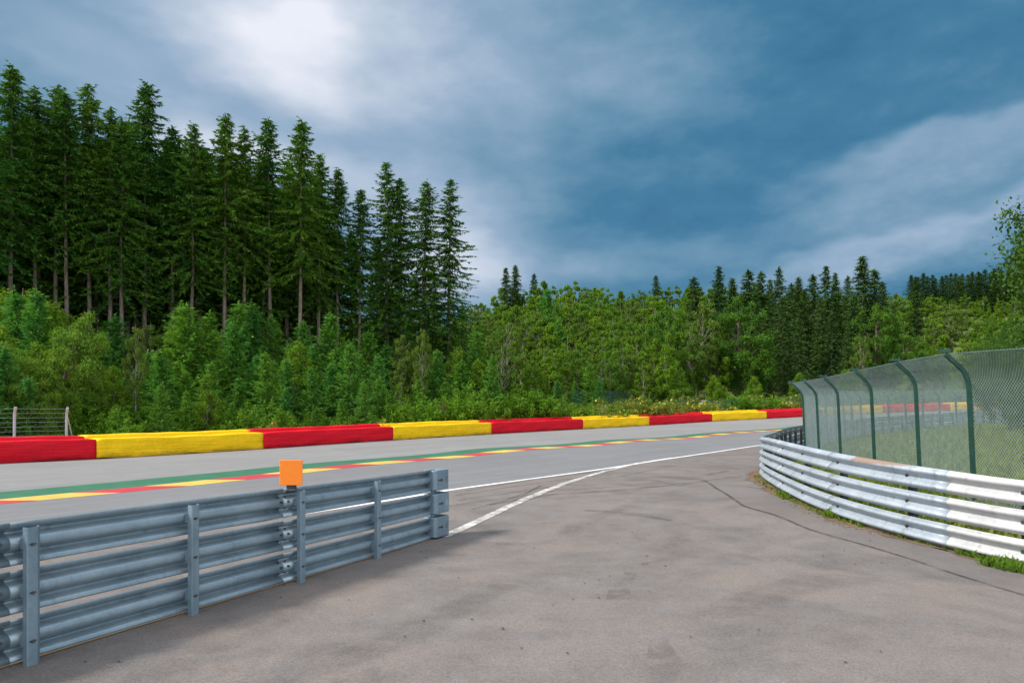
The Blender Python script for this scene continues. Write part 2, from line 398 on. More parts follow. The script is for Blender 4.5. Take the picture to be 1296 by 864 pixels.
acc = t.m('ADD', t.m('MULTIPLY', t.m('SUBTRACT', nf, .5), .34), t.m('MULTIPLY', t.m('SUBTRACT', ng, .5), .24))
acc = t.m('ADD', acc, .10)
def wedge(px, py, slope, top, fall, a0, a1, amp):
    """a cloud bank with a crisp upper edge that rises by slope along the azimuth and fades out below"""
    A0, E0 = dirpx(px, py)
    v = t.m('SUBTRACT', t.m('SUBTRACT', el, E0), t.m('MULTIPLY', t.m('SUBTRACT', az, A0), slope))
    v = t.m('ADD', v, t.m('MULTIPLY', t.m('SUBTRACT', ng, .5), .05))
    f = t.m('MULTIPLY', t.m('SUBTRACT', 1, t.smooth(-top, top, v)), t.smooth(-fall, -top, v))
    f = t.m('MULTIPLY', f, t.smooth(dirpx(a0, py)[0], dirpx(a1, py)[0], az))
    return t.m('MULTIPLY', f, amp)
for Wd in [(1200, 165, .22, .016, .14, 930, 1180, .30), (1150, 292, .25, .012, .075, 800, 1120, .26), (560, 285, -.35, .03, .16, 700, 560, .20)]:
    acc = t.m('ADD', acc, wedge(*Wd))
for B in [(405, 15, .06, .08, 20, .24), (372, 85, .10, .045, -12, .12), (330, 40, .10, .03, 10, .10), (390, 40, .36, .13, -6, .34), (580, 40, .30, .13, 0, .20), (235, 10, .20, .09, 0, .22),
          (660, 90, .40, .18, -20, .08), (1262, 245, .16, .055, 14, .10),
          (590, 330, .17, .09, 0, .32), (480, 360, .14, .07, 0, .22), (440, 215, .16, .05, -8, .24),
          (250, 172, .12, .035, -5, .34), (560, 250, .18, .06, 0, .12), (740, 345, .25, .035, 0, .16), (860, 130, .25, .08, 0, .03), (980, 335, .28, .03, 4, .06),
          (120, 110, .18, .07, 0, .04), (800, 290, .3, .1, 0, -.02), (880, 230, .25, .10, 0, -.05)]:
    acc = t.m('ADD', acc, blob(*B))
ccol = t.ramp(acc, [(0, (.030, .125, .240)), (.13, (.048, .166, .285)), (.30, (.128, .252, .370)), (.50, (.250, .352, .480)), (.72, (.450, .520, .620)), (1, (.70, .72, .79))])
# unseen sky overhead and behind the camera, brightened as added fill light
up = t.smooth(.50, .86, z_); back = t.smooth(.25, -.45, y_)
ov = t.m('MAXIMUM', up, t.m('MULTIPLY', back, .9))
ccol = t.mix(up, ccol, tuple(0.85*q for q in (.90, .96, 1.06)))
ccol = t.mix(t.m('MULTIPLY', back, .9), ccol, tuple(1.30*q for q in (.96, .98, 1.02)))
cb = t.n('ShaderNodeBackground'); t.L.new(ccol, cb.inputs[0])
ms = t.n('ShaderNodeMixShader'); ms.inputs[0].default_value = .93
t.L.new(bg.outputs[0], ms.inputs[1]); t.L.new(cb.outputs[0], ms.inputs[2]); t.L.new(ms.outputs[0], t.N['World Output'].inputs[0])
scene.view_settings.view_transform = 'Standard'; scene.view_settings.look = 'None'
scene.view_settings.exposure = .35; scene.view_settings.gamma = 1
scene.cycles.max_bounces = 8; scene.cycles.transparent_max_bounces = 24; scene.cycles.caustics_reflective = False
scene.cycles.use_denoising = True

# ------------------------------------------------------------------ ground sheet
def axis(lo, hi, a, b, st):
    core = list(np.arange(a, b+st, st)); q = core[-1]; s = st; up_ = []
    while q < hi: s = min(s*1.22, 160); q += s; up_.append(q)
    q = core[0]; s = st; dn = []
    while q > lo: s = min(s*1.22, 160); q -= s; dn.append(q)
    return np.array(dn[::-1]+core+up_)
gx, gy = axis(-1800, 1800, -46, 66, 1.0), axis(-900, 2600, -6, 96, 1.0)
GX, GY = np.meshgrid(gx, gy); GZ = zg(GX, GY)
mb = MB(); nx = len(gx); ny = len(gy)
mb.v.append(np.stack([GX, GY, GZ], -1).reshape(-1, 3)); mb.uv.append(np.zeros((nx*ny, 2))); mb.n = nx*ny
ii = (np.arange(ny-1)[:, None]*nx+np.arange(nx-1)[None]).ravel()
mb.f = [(int(i), int(i+1), int(i+nx+1), int(i+nx)) for i in ii]; mb.m = [0]*len(mb.f)
tag(mb.build('ground', M['ground'], smooth=True), kind='structure')

# ------------------------------------------------------------------ the course: everything is offset from the far barrier's foot
CX = (1.0915992600285155e-05, 0.0008942826224599264, 0.5698230127277125, -19.108858503828845)
CY = (-3.595281617938846e-05, 0.0016681122895169376, 0.7725085256474016, 25.573505288973827)
def course(s, off=0.0):
    """point at arc length s along the barrier's foot, off metres towards the camera's side"""
    s = np.asarray(s, float)
    sc_ = np.clip(s, -32, 108); ex = s-sc_
    x, y = np.polyval(CX, sc_), np.polyval(CY, sc_)
    tx, ty = np.polyval(np.polyder(CX), sc_), np.polyval(np.polyder(CY), sc_)
    L = np.hypot(tx, ty); tx, ty = tx/L, ty/L
    return np.stack([x+tx*ex+ty*off, y+ty*ex-tx*off], -1), np.stack([tx, ty], -1), np.stack([ty, -tx], -1)
def strip(name, s0, s1, o0, o1, nv, lift, material, ds=.8, kind='structure'):
    s = np.arange(s0, s1+ds, ds); o = np.linspace(o0, o1, nv+1)
    P = np.stack([course(s, q)[0] for q in o], 1)                # (ns, nv+1, 2)
    Z = zg(P[..., 0], P[..., 1])+lift
    mb = MB(); V = np.concatenate([P, Z[..., None]], -1).reshape(-1, 3)
    uv = np.stack(np.broadcast_arrays(s[:, None], o[None, :]), -1).reshape(-1, 2)
    k = nv+1
    mb.add(V, [(i*k+j, (i+1)*k+j, (i+1)*k+j+1, i*k+j+1) for i in range(len(s)-1) for j in range(nv)], 0, uv)
    return tag(mb.build(name, material, smooth=True, uv=True), kind=kind)
G1, G2, K1, W1 = 11.0, 12.5, 13.1, 20.5
strip('run_off', -34, 150, -.6, G1+.1, 14, .010, M['runoff'])
strip('race_track', -34, 150, K1-.4, W1+.1, 10, .010, M['track'])
strip('green_verge', -34, 150, G1, G2+.03, 2, .014, M['green_paint'])
# kerb: red and yellow blocks whose ends are slanted
mb = MB(); s = -34.0; i = 0; L_ = 1.75
def kz(p, h): return np.c_[p, zg(p[:, 0], p[:, 1])+h]
while s < 120:
    for q in range(3):
        a, b = s+L_*q/3, s+L_*(q+1)/3
        c = [course(a, G2)[0], course(a+.9, K1)[0], course(b+.9, K1)[0], course(b, G2)[0]]
        P = kz(np.array(c), .0); P[:, 2] += [.045, .016, .016, .045]
        mb.add(P, [(3, 2, 1, 0)], i % 2)
    s += L_; i += 1
tag(mb.build('track_kerb', [M['kerb_red'], M['kerb_yellow']]), kind='structure')
def ribbon(mb, pts, wid, lift, ds=.5, uvs=True):
    """a painted or worn line through ground points"""
    pts = np.array(pts, float); seg = np.hypot(*np.diff(pts, axis=0).T); S = np.r_[0, np.cumsum(seg)]
    n = max(2, int(S[-1]/ds)+1); u = np.linspace(0, S[-1], n)
    p = np.c_[np.interp(u, S, pts[:, 0]), np.interp(u, S, pts[:, 1])]
    for _ in range(3): p[1:-1] = .25*p[:-2]+.5*p[1:-1]+.25*p[2:]
    T = np.gradient(p, axis=0); T /= np.linalg.norm(T, axis=1)[:, None]+1e-9; N = np.c_[T[:, 1], -T[:, 0]]
    wid = np.interp(u/S[-1], np.linspace(0, 1, len(np.atleast_1d(wid))), np.atleast_1d(wid))
    rows = [p-N*wid[:, None]/2, p, p+N*wid[:, None]/2]
    V = np.stack([np.c_[r, zg(r[:, 0], r[:, 1])+lift] for r in rows], 1).reshape(-1, 3)
    uv = np.stack([np.c_[u, np.full(n, q)] for q in (0, .5, 1)], 1).reshape(-1, 2)
    mb.add(V, [(i*3+j, i*3+j+1, (i+1)*3+j+1, (i+1)*3+j) for i in range(n-1) for j in range(2)], 0, uv)
    return mb
def pxline(*pts): return [gp(*p) for p in pts]
mb = MB(); ribbon(mb, course(np.arange(-34, 120, 1.0), W1)[0], .15, .020)
tag(mb.build('track_edge_line', M['white_line'], uv=True), kind='structure')
mb = MB(); ribbon(mb, pxline((560, 680.5), (600, 663), (654, 637), (716, 612), (762, 597.5), (806, 586.5), (850, 579.5)), (.175, .185, .18, .16, .1), .020, .3)
tag(mb.build('boundary_line', M['old_line'], uv=True), kind='structure')

# right-hand rail's foot, as a smooth curve
def catmull(P, n=12):
    P = np.array(P, float); Q = np.vstack([2*P[0]-P[1], P, 2*P[-1]-P[-2]]); out = []
    for i in range(1, len(Q)-2):
        for k in range(n):
            u = k/n; out.append(.5*((2*Q[i])+(-Q[i-1]+Q[i+1])*u+(2*Q[i-1]-5*Q[i]+4*Q[i+1]-Q[i+2])*u*u+(-Q[i-1]+3*Q[i]-3*Q[i+1]+Q[i+2])*u**3))
    out.append(Q[-2]); return np.array(out)
RAIL = catmull([(8.2, 5.3), (6.9, 6.6), (6.05, 7.9), (5.5, 9.0), (5.2, 10.2), (5.13, 11.4), (5.3, 12.9), (5.6, 14.5), (6.1, 16.4), (6.8, 18.5), (7.6, 20.3),
                (8.6, 22.2), (9.9, 24.8), (12, 28.4), (15, 32.9), (20.3, 40.2), (27, 45.9), (35, 51.0), (43, 55.0)], 14)
# apron between the track's edge line and the right-hand rail
Wc = course(np.arange(-34, 60, .5), W1)[0]
ys = np.r_[np.arange(-4, 40, .5)]
rows = []
for y in ys:
    xl = np.interp(y, Wc[:, 1], Wc[:, 0]) if y > Wc[0, 1] else Wc[0, 0]
    xr = (np.interp(y, RAIL[:, 1], RAIL[:, 0]) if y > 5.3 else 8.2+(5.3-y)*.9)-.18
    if xr < xl+.2: break
    rows.append((y, xl-.12, xr))
mb = MB(); k = 33; V = []; 
for y, a, b in rows:
    xs = np.linspace(a, b, k); V.append(np.c_[xs, np.full(k, y), zg(xs, np.full(k, y))+.014])
mb.add(np.concatenate(V), [(i*k+j, i*k+j+1, (i+1)*k+j+1, (i+1)*k+j) for i in range(len(rows)-1) for j in range(k-1)])
tag(mb.build('service_road', M['apron'], smooth=True), kind='structure')
# gritty soil along the foot of the right-hand rail
mb = MB(); q = RAIL[20:180]; Tt = np.gradient(q, axis=0); Tt /= np.linalg.norm(Tt, axis=1)[:, None]; Nl = np.c_[-Tt[:, 1], Tt[:, 0]]
def fr(p, sc_=1.0): return np.sin(p*2.1)*.4+np.sin(p*5.3+1)*.3+np.sin(p*11.7+2)*.3
sq = np.r_[0, np.cumsum(np.hypot(*np.diff(q, axis=0).T))]
wl = .16+.13*fr(sq)+.22*np.exp(-((q[:, 1]-17)/3.5)**2); wl = np.maximum(wl, .03)
lines = [q+Nl*wl[:, None], q+Nl*wl[:, None]*.4, q-Nl*.15]
V = np.stack([np.c_[l, zg(l[:, 0], l[:, 1])+h] for l, h in zip(lines, (.0205, .026, .03))], 1).reshape(-1, 3)
mb.add(V, [(i*3+j, (i+1)*3+j, (i+1)*3+j+1, i*3+j+1) for i in range(len(q)-1) for j in range(2)])
tag(mb.build('soil_verge', M['dirt'], smooth=True), kind='structure')
ck = np.array(pxline((893, 609), (940, 641), (985, 655), (1030, 673), (1090, 690), (1149, 708), (1226, 733), (1300, 756), (1420, 800)))[::-1]
ys = np.arange(6.3, 15.5, .25); xa = np.interp(ys, ck[:, 1], ck[:, 0]); xb = np.interp(ys, RAIL[:, 1], RAIL[:, 0])-.1
mb = MB(); V = []
for y, a, b in zip(ys, xa, xb): xs = np.linspace(a, b, 6); V.append(np.c_[xs, np.full(6, y), zg(xs, np.full(6, y))+.0165])
mb.add(np.concatenate(V), [(i*6+j, i*6+j+1, (i+1)*6+j+1, (i+1)*6+j) for i in range(len(ys)-1) for j in range(5)])
tag(mb.build('road_edge_strip', M['strip'], smooth=True), kind='structure')
# soil line along the left rail's foot
mb = MB(); ribbon(mb, [(-5.26, 1.28), (-1.08, 10.2)], (.09, .12, .07, .12, .06), .019, .2)
tag(mb.build('rail_foot_soil', decal('rail_foot_grit', (.17, .11, .05), .25, .5, 5, .9), uv=True), kind='structure')

# cracks, rubber marks, patches
mb = MB()
def wob(pts, a=.03):
    out = []
    for p, q in zip(pts[:-1], pts[1:]):
        n = max(2, int(np.hypot(q[0]-p[0], q[1]-p[1])/.25))
        for i in range(n):
            u = i/n; out.append((p[0]*(1-u)+q[0]*u+rng.normal(0, a), p[1]*(1-u)+q[1]*u+rng.normal(0, a)))
    return out+[pts[-1]]
for pl, wd in [(((836, 604), (890, 608), (938, 640), (985, 655), (1030, 673), (1090, 690), (1149, 708), (1226, 733), (1300, 756)), .085),
               (((690, 622), (760, 618), (830, 612), (870, 612), (893, 609)), .05), (((786, 609), (822, 607), (858, 615)), .05)]:
    ribbon(mb, wob(pxline(*pl)), wd, .020, .2)
tag(mb.build('asphalt_cracks', M['crack'], uv=True), kind='structure')
mb = MB()
for pl, wd in [(((600, 645), (640, 634), (680, 619), (688, 614)), .12), (((640, 640), (655, 632), (684, 615)), .10), (((620, 640), (700, 626), (800, 620), (872, 612)), .3),
               (((740, 646), (800, 650), (850, 660)), .3), (((896, 602), (905, 599), (922, 596)), .32), (((575, 640), (640, 632), (700, 622)), .16),
               (((790, 603), (815, 597), (835, 594)), .14), (((860, 616), (930, 604), (960, 598)), .18),
               (((576, 628), (680, 612), (780, 600)), .15), (((578, 634), (640, 625), (720, 613)), .2), (((590, 622), (680, 606), (770, 596)), .2), (((890, 612), (940, 615), (970, 622)), .14)]:
    ribbon(mb, wob(pxline(*pl), .02), wd, .022, .25)
tag(mb.build('skid_marks', M['skid'], uv=True), kind='structure')
mb = MB()
for c in [((822, 812), (818, 836), (862, 838), (842, 809)), ((770, 748), (766, 760), (800, 760), (796, 746)), ((790, 725), (788, 735), (802, 736), (806, 727)), ((812, 714), (810, 718), (820, 718), (821, 713))]:
    P = np.array([gp(*p) for p in c]); z = zg(P[:, 0], P[:, 1])+.020
    mb.add(np.c_[P, z], [(0, 1, 2, 3)], 0, [(0, .5), (1, .5), (1, .5), (0, .5)])
tag(mb.build('repair_patches', M['patch'], uv=True), kind='structure')
mb = MB()
for pl, wd in [(((250, 830), (420, 752), (580, 700), (650, 690)), .55), (((880, 800), (1000, 740), (1110, 730)), .7), (((1180, 760), (1300, 790)), .5), (((700, 690), (740, 660), (800, 640)), .5), (((350, 860), (470, 830), (640, 740)), .5),  # first band: stain and painted soft shade beside the left rail
               (((560, 690), (620, 686), (665, 690)), .30)]:  # soft shadow cast by the left rail's end, painted on the asphalt
    ribbon(mb, pxline(*pl), wd, .018, .3)
tag(mb.build('stains_and_rail_shade', M['stain'], uv=True), kind='structure')

# ------------------------------------------------------------------ far barrier: red and yellow covered tyre walls in two rows
bounds = [-22.5, -14.6, -6.0, 3.4, 11.3, 20.1, 29.2, 40.2, 49.8, 59.9, 68.9, 78.0, 87.0, 96.0, 105.0]
ordn = ['first', 'second', 'third', 'fourth', 'fifth', 'sixth', 'seventh', 'eighth', 'ninth', 'tenth', 'eleventh', 'twelfth', 'thirteenth', 'fourteenth', 'fifteenth', 'sixteenth', 'seventeenth', 'eighteenth', 'nineteenth', 'twentieth']
def sheet(s0, s1, off, depth, h, seed, foot=.02):
    """a tarpaulin pulled over a row of stacked tyres: front face, rounded top edge, flat top, closed ends"""
    r = np.random.default_rng(seed); ns = max(24, int((s1-s0)/.16)); s = np.linspace(s0, s1, ns)
    prof = [(-.01, foot), (.01, .12*h), (.015, .32*h), (.015, .5*h), (.012, .70*h), (.008, .88*h), (-.008, .965*h), (-.05, 1.0*h), (-.35*depth, 1.005*h), (-.7*depth, 1.0*h), (-depth+.05, .97*h), (-depth, .85*h), (-depth, foot)]
    ph = r.uniform(0, 6, 8); V = []; uv = []
    u = (s-s0)/(s1-s0); endr = np.minimum(1, np.minimum(u, 1-u)*(s1-s0)/.22)
    for i, si in enumerate(s):
        row = []
        for j, (a, z) in enumerate(prof):
            q = z/h
            wr = .016*math.sin(si*1.1+ph[0]+q*5)+.014*math.sin(si*2.3+ph[1]-q*9)+.010*math.sin(si*4.1+ph[2]+q*14)+r.normal(0, .004)
            sag = .012*math.sin(si*.9+ph[3])+.008*math.sin(si*3.1+ph[4])
            aa = a + (wr*(1.2-abs(q-.45)) if j < 7 else 0)
            zz = z + (sag*q if z > .3*h else 0) + (.035*max(0, math.sin(si*2.3+ph[5])*math.sin(si*.7+ph[6])) if j == 0 else 0)
            if j < 8: aa -= (1-endr[i])**2*.03
            if .1 < q < .9: pass
            zz -= (1-endr[i])**2*.03*q
            row.append((aa, zz)); uv.append((si, q))
        p = [course(si, off+a)[0] for a, _ in row]
        zb = z1(*course(si, off)[0])
        V += [(x, y, zb+zz) for (x, y), (_, zz) in zip(p, row)]
    k = len(prof); fs = [(i*k+j, i*k+j+1, (i+1)*k+j+1, (i+1)*k+j) for i in range(ns-1) for j in range(k-1)]
    fs += [tuple(range(k))[::-1], tuple(range((ns-1)*k, ns*k))]
    mb = MB(); mb.add(V, fs, 0, uv); return mb
SECTIONS = []
def pxof(x, y): return 648+F_PX*x/y
vis = {'red': [], 'yellow': []}
for i, (a, b) in enumerate(zip(bounds[:-1], bounds[1:])):
    col = 'yellow' if (i-3) % 2 == 0 else 'red'
    pa, pb = course(a)[0], course(b)[0]
    SECTIONS.append((a, b, col, pxof(*pa), pxof(*pb)))
names = {3: 'leftmost yellow', 2: 'leftmost red', 4: 'second red', 5: 'second yellow', 6: 'third red', 7: 'third yellow', 8: 'fourth red', 9: 'fourth yellow', 10: 'fifth red', 11: 'fifth yellow', 12: 'sixth red', 13: 'sixth yellow'}
lab = {1: 'yellow covered tyre barrier section just beyond the leftmost red one, outside the left edge',
       2: 'red covered tyre barrier section at the far left below the short wire fence',
       3: 'long yellow covered tyre barrier section, the largest yellow one, behind the green verge',
       4: 'red covered tyre barrier section, next after the largest yellow one, above the orange board',
       5: 'yellow covered tyre barrier section above the end of the blue grey guard rail',
       6: 'red covered tyre barrier section between the second and third yellow ones from the left',
       7: 'yellow covered tyre barrier section below the small pale gate post in the shrubs',
       8: 'wrinkled red covered tyre barrier section below the yellow flowering broom',
       9: 'yellow covered tyre barrier section at the dark green mesh fence, left of the debris fence',
       10: 'red covered tyre barrier section running in behind the edge of the debris fence',
       11: 'yellow covered tyre barrier section first seen through the debris fence mesh',
       12: 'red covered tyre barrier section seen through the debris fence mesh',
       13: 'yellow covered tyre barrier section farthest along, seen through the debris fence mesh'}
for i, (a, b, col, p0, p1) in enumerate(SECTIONS):
    if i < 2: continue
    pa = course((a+b)/2)[0]; e = empty('tyre_barrier', (pa[0], pa[1], z1(*pa)))
    tag(e, lab[i], 'tyre barrier', 'covered tyre barrier sections beyond the track')
    mt = M['cover_'+col]
    for nm, off, dep, h, g in (('front_cover', 0, 1.15, .84, .004), ('rear_cover', -1.17, 1.0, .975, .004)):
        o = sheet(a+g, b-g, off, dep, h, i*7+(3 if off else 1)).build(nm, mt, smooth=True, uv=True)
        o.parent = e; o.matrix_parent_inverse = e.matrix_basis.inverted()

def child(o, e):
    o.parent = e; o.matrix_parent_inverse = e.matrix_basis.inverted(); return o

# ------------------------------------------------------------------ guard rails
_h = [(.003, 0), (.004, .014), (.009, .028), (.020, .040), (.042, .050), (.066, .058), (.080, .067), (.084, .076), (.080, .087), (.066, .097), (.042, .106), (.022, .114), (.012, .122), (.007, .140), (.006, .154)]
WPROF = [(a, -h) for a, h in _h[:0:-1]]+_h
_g = [(.003, 0), (.006, .010), (.015, .020), (.030, .032), (.048, .045), (.064, .057), (.076, .069), (.083, .081), (.085, .092), (.081, .104), (.069, .115), (.050, .125), (.030, .134), (.014, .141), (.012, .147)]
WFRONT = [(a, -h) for a, h in _g[:0:-1]]+_g
def beam(path, side, zc, off=0.0, zrow=None, prof=WPROF):
    """a W-beam swept along a ground path; side = unit vectors towards the traffic face"""
    mb = MB(); P = [(p[0]+s[0]*off, p[1]+s[1]*off, zc+z) for p, s, z in zip(path, side, zrow)]
    return mb.sweep(P, side, prof)
def finish_beam(o): solidify(o, .004, 0); return o
# --- left rail, seen from its back
u = np.array((.4234, .9059)); nf_ = np.array((-.9059, .4234))       # along the rail, towards the track
P0 = np.array((-3.41, 4.88)); STEP = 1.375
gr = empty('guard_rail', (P0[0], P0[1], z1(*P0)))
tag(gr, 'blue grey galvanised guard rail of three beams, seen from its back, at bottom left', 'guard rail')
post_s = [-4.125, -2.75, -1.375, 0, 1.375, 2.75, 4.125]
END_S = 5.72
def l3(s, n, h):
    q = P0+u*s; return np.array((q[0]+nf_[0]*n, q[1]+nf_[1]*n, z1(*q)+h))
u3 = np.array((*u, 0)); n3 = np.array((*nf_, 0)); zz = np.array((0, 0, 1.))
for s in post_s:
    mb = MB(); c = [(-.046, .055), (-.050, .050), (-.050, .005), (-.045, 0), (.016, .0), (.021, .004), (.023, .012), (.046, .030), (.050, .035), (.050, .060)]
    V = []
    b0 = l3(s, 0, -.12); 
    for h in (0, 1.115): V += [b0+u3*a+n3*d+zz*h for a, d in c]
    k = len(c); mb.add(V, [(j, j+1, k+j+1, k+j) for j in range(k-1)])
    o = child(mb.build('post', M['galv_post']), gr); solidify(o, .006, 0)
    for h in (.185, .53, .875):
        mb = MB(); mb.box(l3(s-.016, .0, h)-n3*.002, u3*.024, n3*.002, zz*.006); mb.box(l3(s-.016, .0, h)-n3*.006, u3*.009, n3*.006, zz*.010)
        child(mb.build('bolt', M['bolt']), o)
        mb = MB(); mb.box(l3(s, .080, h), u3*.04, n3*.026, zz*.040)
        child(mb.build('spacer', M['galv_post']), gr)
secs = [(-5.2, -.10), (-.24, 2.69), (2.57, END_S-.1)]
for i, (a, b) in enumerate(secs):
    ss = np.arange(a, b+.01, .3); ss[-1] = b
    path = [P0+u*s for s in ss]; zr = [z1(*p) for p in path]
    for h in (.185, .53, .875):
        o = child(beam(path, [nf_]*len(ss), h, .112+.005*(i % 2), zr).build('beam', M['galv'], smooth=True), gr); finish_beam(o)
for s in (-.30, -.17, 2.53, 2.63):
    for h in (.185, .53, .875):
        for dz, dn in ((.055, .165), (-.055, .165), (.012, .112)):
            mb = MB(); mb.tube([l3(s, dn-.014, h+dz), l3(s, dn+.004, h+dz)], .013, 8); child(mb.build('bolt', M['bolt']), gr)
for k, h in enumerate((.185, .53, .875)):                           # folded end shoes
    e = [.03, .05, 0][k]
    mb = MB(); c = l3(END_S+e*.3, .15, h-.005)
    mb.box(c, u3*.205, n3*.115, zz*.146, bev=.04)
    o = child(mb.build('end_shoe', M['galv_post'], smooth=False), gr); bevel(o, .012, 2)
    mb = MB(); mb.tube([c-n3*.130-u3*.045, c-n3*.10-u3*.045], .018, 6); mb.box(c-n3*.114-u3*.07, u3*.07, n3*.004, zz*.010)
    child(mb.build('bolt', M['bolt']), o)
    mb = MB(); mb.box(c-n3*.112+u3*.10, u3*.022, n3*.003, zz*.04)
    child(mb.build('plate', M['galv_pale']), o)
mb = MB(); mb.box(l3(END_S-.06, .16, .40), u3*.045, n3*.03, zz*.58, bev=.01); child(mb.build('end_post', M['galv_post']), gr)

# --- orange board clamped on the rail
bx, by_ = gp(369, 740)
bc = l3(2.66, .06, 1.135)
d_ = 7.3; bc = np.array(((368.5-648)*d_/F_PX, d_, EYE-(598-Y0)*d_/F_PX))
mk = empty('marker_board', (bc[0], bc[1], bc[2]-.16))
tag(mk, 'small square orange marker board clamped on top of the blue grey guard rail', 'marker board')
fa = np.array((.985, .17, 0.)); fb = np.array((-.17, .985, 0.))
mb = MB(); mb.box(bc+zz*.002, fa*.117, fb*.009, zz*.135); o = child(mb.build('board', M['orange']), mk); bevel(o, .004, 2)
mb = MB(); mb.box(bc-zz*.14+fb*.03, fa*.05, fb*.018, zz*.05); mb.tube([bc-zz*.19-fa*.04, bc-zz*.19+fa*.045], .02, 8); mb.tube([bc-zz*.12-fa*.03+fb*.03, bc-zz*.22-fa*.05+fb*.02], .013, 6)
child(mb.build('clamp', M['dark_steel']), mk)

# --- right rail, seen from its front
rr = RAIL; Tt = np.gradient(rr, axis=0); Tt /= np.linalg.norm(Tt, axis=1)[:, None]; Nl = np.c_[-Tt[:, 1], Tt[:, 0]]
SR = np.r_[0, np.cumsum(np.hypot(*np.diff(rr, axis=0).T))]
def rp(s):
    p = np.array((np.interp(s, SR, rr[:, 0]), np.interp(s, SR, rr[:, 1]))); n = np.array((np.interp(s, SR, Nl[:, 0]), np.interp(s, SR, Nl[:, 1])))
    return p, n/np.linalg.norm(n)
def rs_of_px(px):
    i = int(np.argmin(np.abs(pxof(rr[:150, 0], rr[:150, 1])-px)+(rr[:150, 1] > 19)*999)); return SR[i]
sA, sB = rs_of_px(1188), rs_of_px(1052)
print('rail sections', SR[-1], sA, sB)
e0 = rp(sA)[0]; wr = empty('guard_rail', (e0[0], e0[1], z1(*e0)))
tag(wr, 'curved guard rail of three whitish beams in front of the green debris fence, right', 'guard rail')
cuts = [0.0, sA, sB]; 
while cuts[-1] < SR[-1]-3: cuts.append(cuts[-1]+2.9)
def white_mat(i): return M['white_rail'] if i == 0 else (M['galv_pale'])
rust, t_, b_ = mat('rust_stained_galvanised'); 
def rusty():
    m = M['galv_pale'].copy(); m.name = 'rust_stained_galvanised'; t = NT(m.node_tree); b = t.N['Principled BSDF']
    src = b.inputs['Base Color'].links[0].from_socket
    p = geo(t); n = t.noise(p, 5, 5, .7)
    sp = t.n('ShaderNodeSeparateXYZ'); t.L.new(p, sp.inputs[0])
    yy = t.m('ADD', sp.outputs[1], t.m('MULTIPLY', t.m('SUBTRACT', n, .5), .5))
    k = t.m('MULTIPLY', t.smooth(9.10, 9.35, yy), t.m('SUBTRACT', 1, t.smooth(10.2, 10.32, yy)))
    z = t.m('ADD', sp.outputs[2], t.m('MULTIPLY', t.m('SUBTRACT', n, .5), .06))
    k = t.m('MULTIPLY', k, t.smooth(1.03, 1.06, z))
    t.L.new(t.mix(t.m('MULTIPLY', k, .85), src, (.33, .19, .115)), b.inputs['Base Color']); return m
bpy.data.materials.remove(rust); M['rusty'] = rusty()
RB = (.20, .545, .89)
for i, (a, b) in enumerate(zip(cuts[:-1], cuts[1:])):
    ss = np.arange(a-.12, b+.1, .16); q = [rp(s) for s in ss]; path = [p for p, _ in q]; sd_ = [n for _, n in q]; zr = [z1(*p) for p in path]
    for k, h in enumerate(RB):
        mt = M['rusty'] if (i == 1 and k == 2) else white_mat(i)
        o = child(beam(path, sd_, h, .004+.006*(i % 2), zr, WFRONT).build('beam', mt, smooth=True), wr); finish_beam(o)
        if i == 0: o['label'] = 'bright white painted beam'
        if i == 1 and k == 2: o['label'] = 'grey beam with a brown rust stain on its top'
s = .6
while s < SR[-1]-1:
    p, n = rp(s); z0 = z1(*p); tv = np.array((n[1], -n[0], 0)); nn = np.array((*n, 0)); c0 = np.array((*p, z0))
    mb = MB(); mb.box(c0-nn*.085+zz*.45, tv*.05, nn*.045, zz*.55, bev=.012)
    o = child(mb.build('post', M['dark_steel']), wr)
    for h in RB:
        mb = MB(); mb.box(c0+nn*.026+zz*(h-.004), tv*.013, nn*.010, zz*.012); mb.box(c0+nn*.018+zz*(h-.006), tv*.026, nn*.006, zz*.020)
        child(mb.build('bolt', M['bolt']), wr)
    s += 1.45

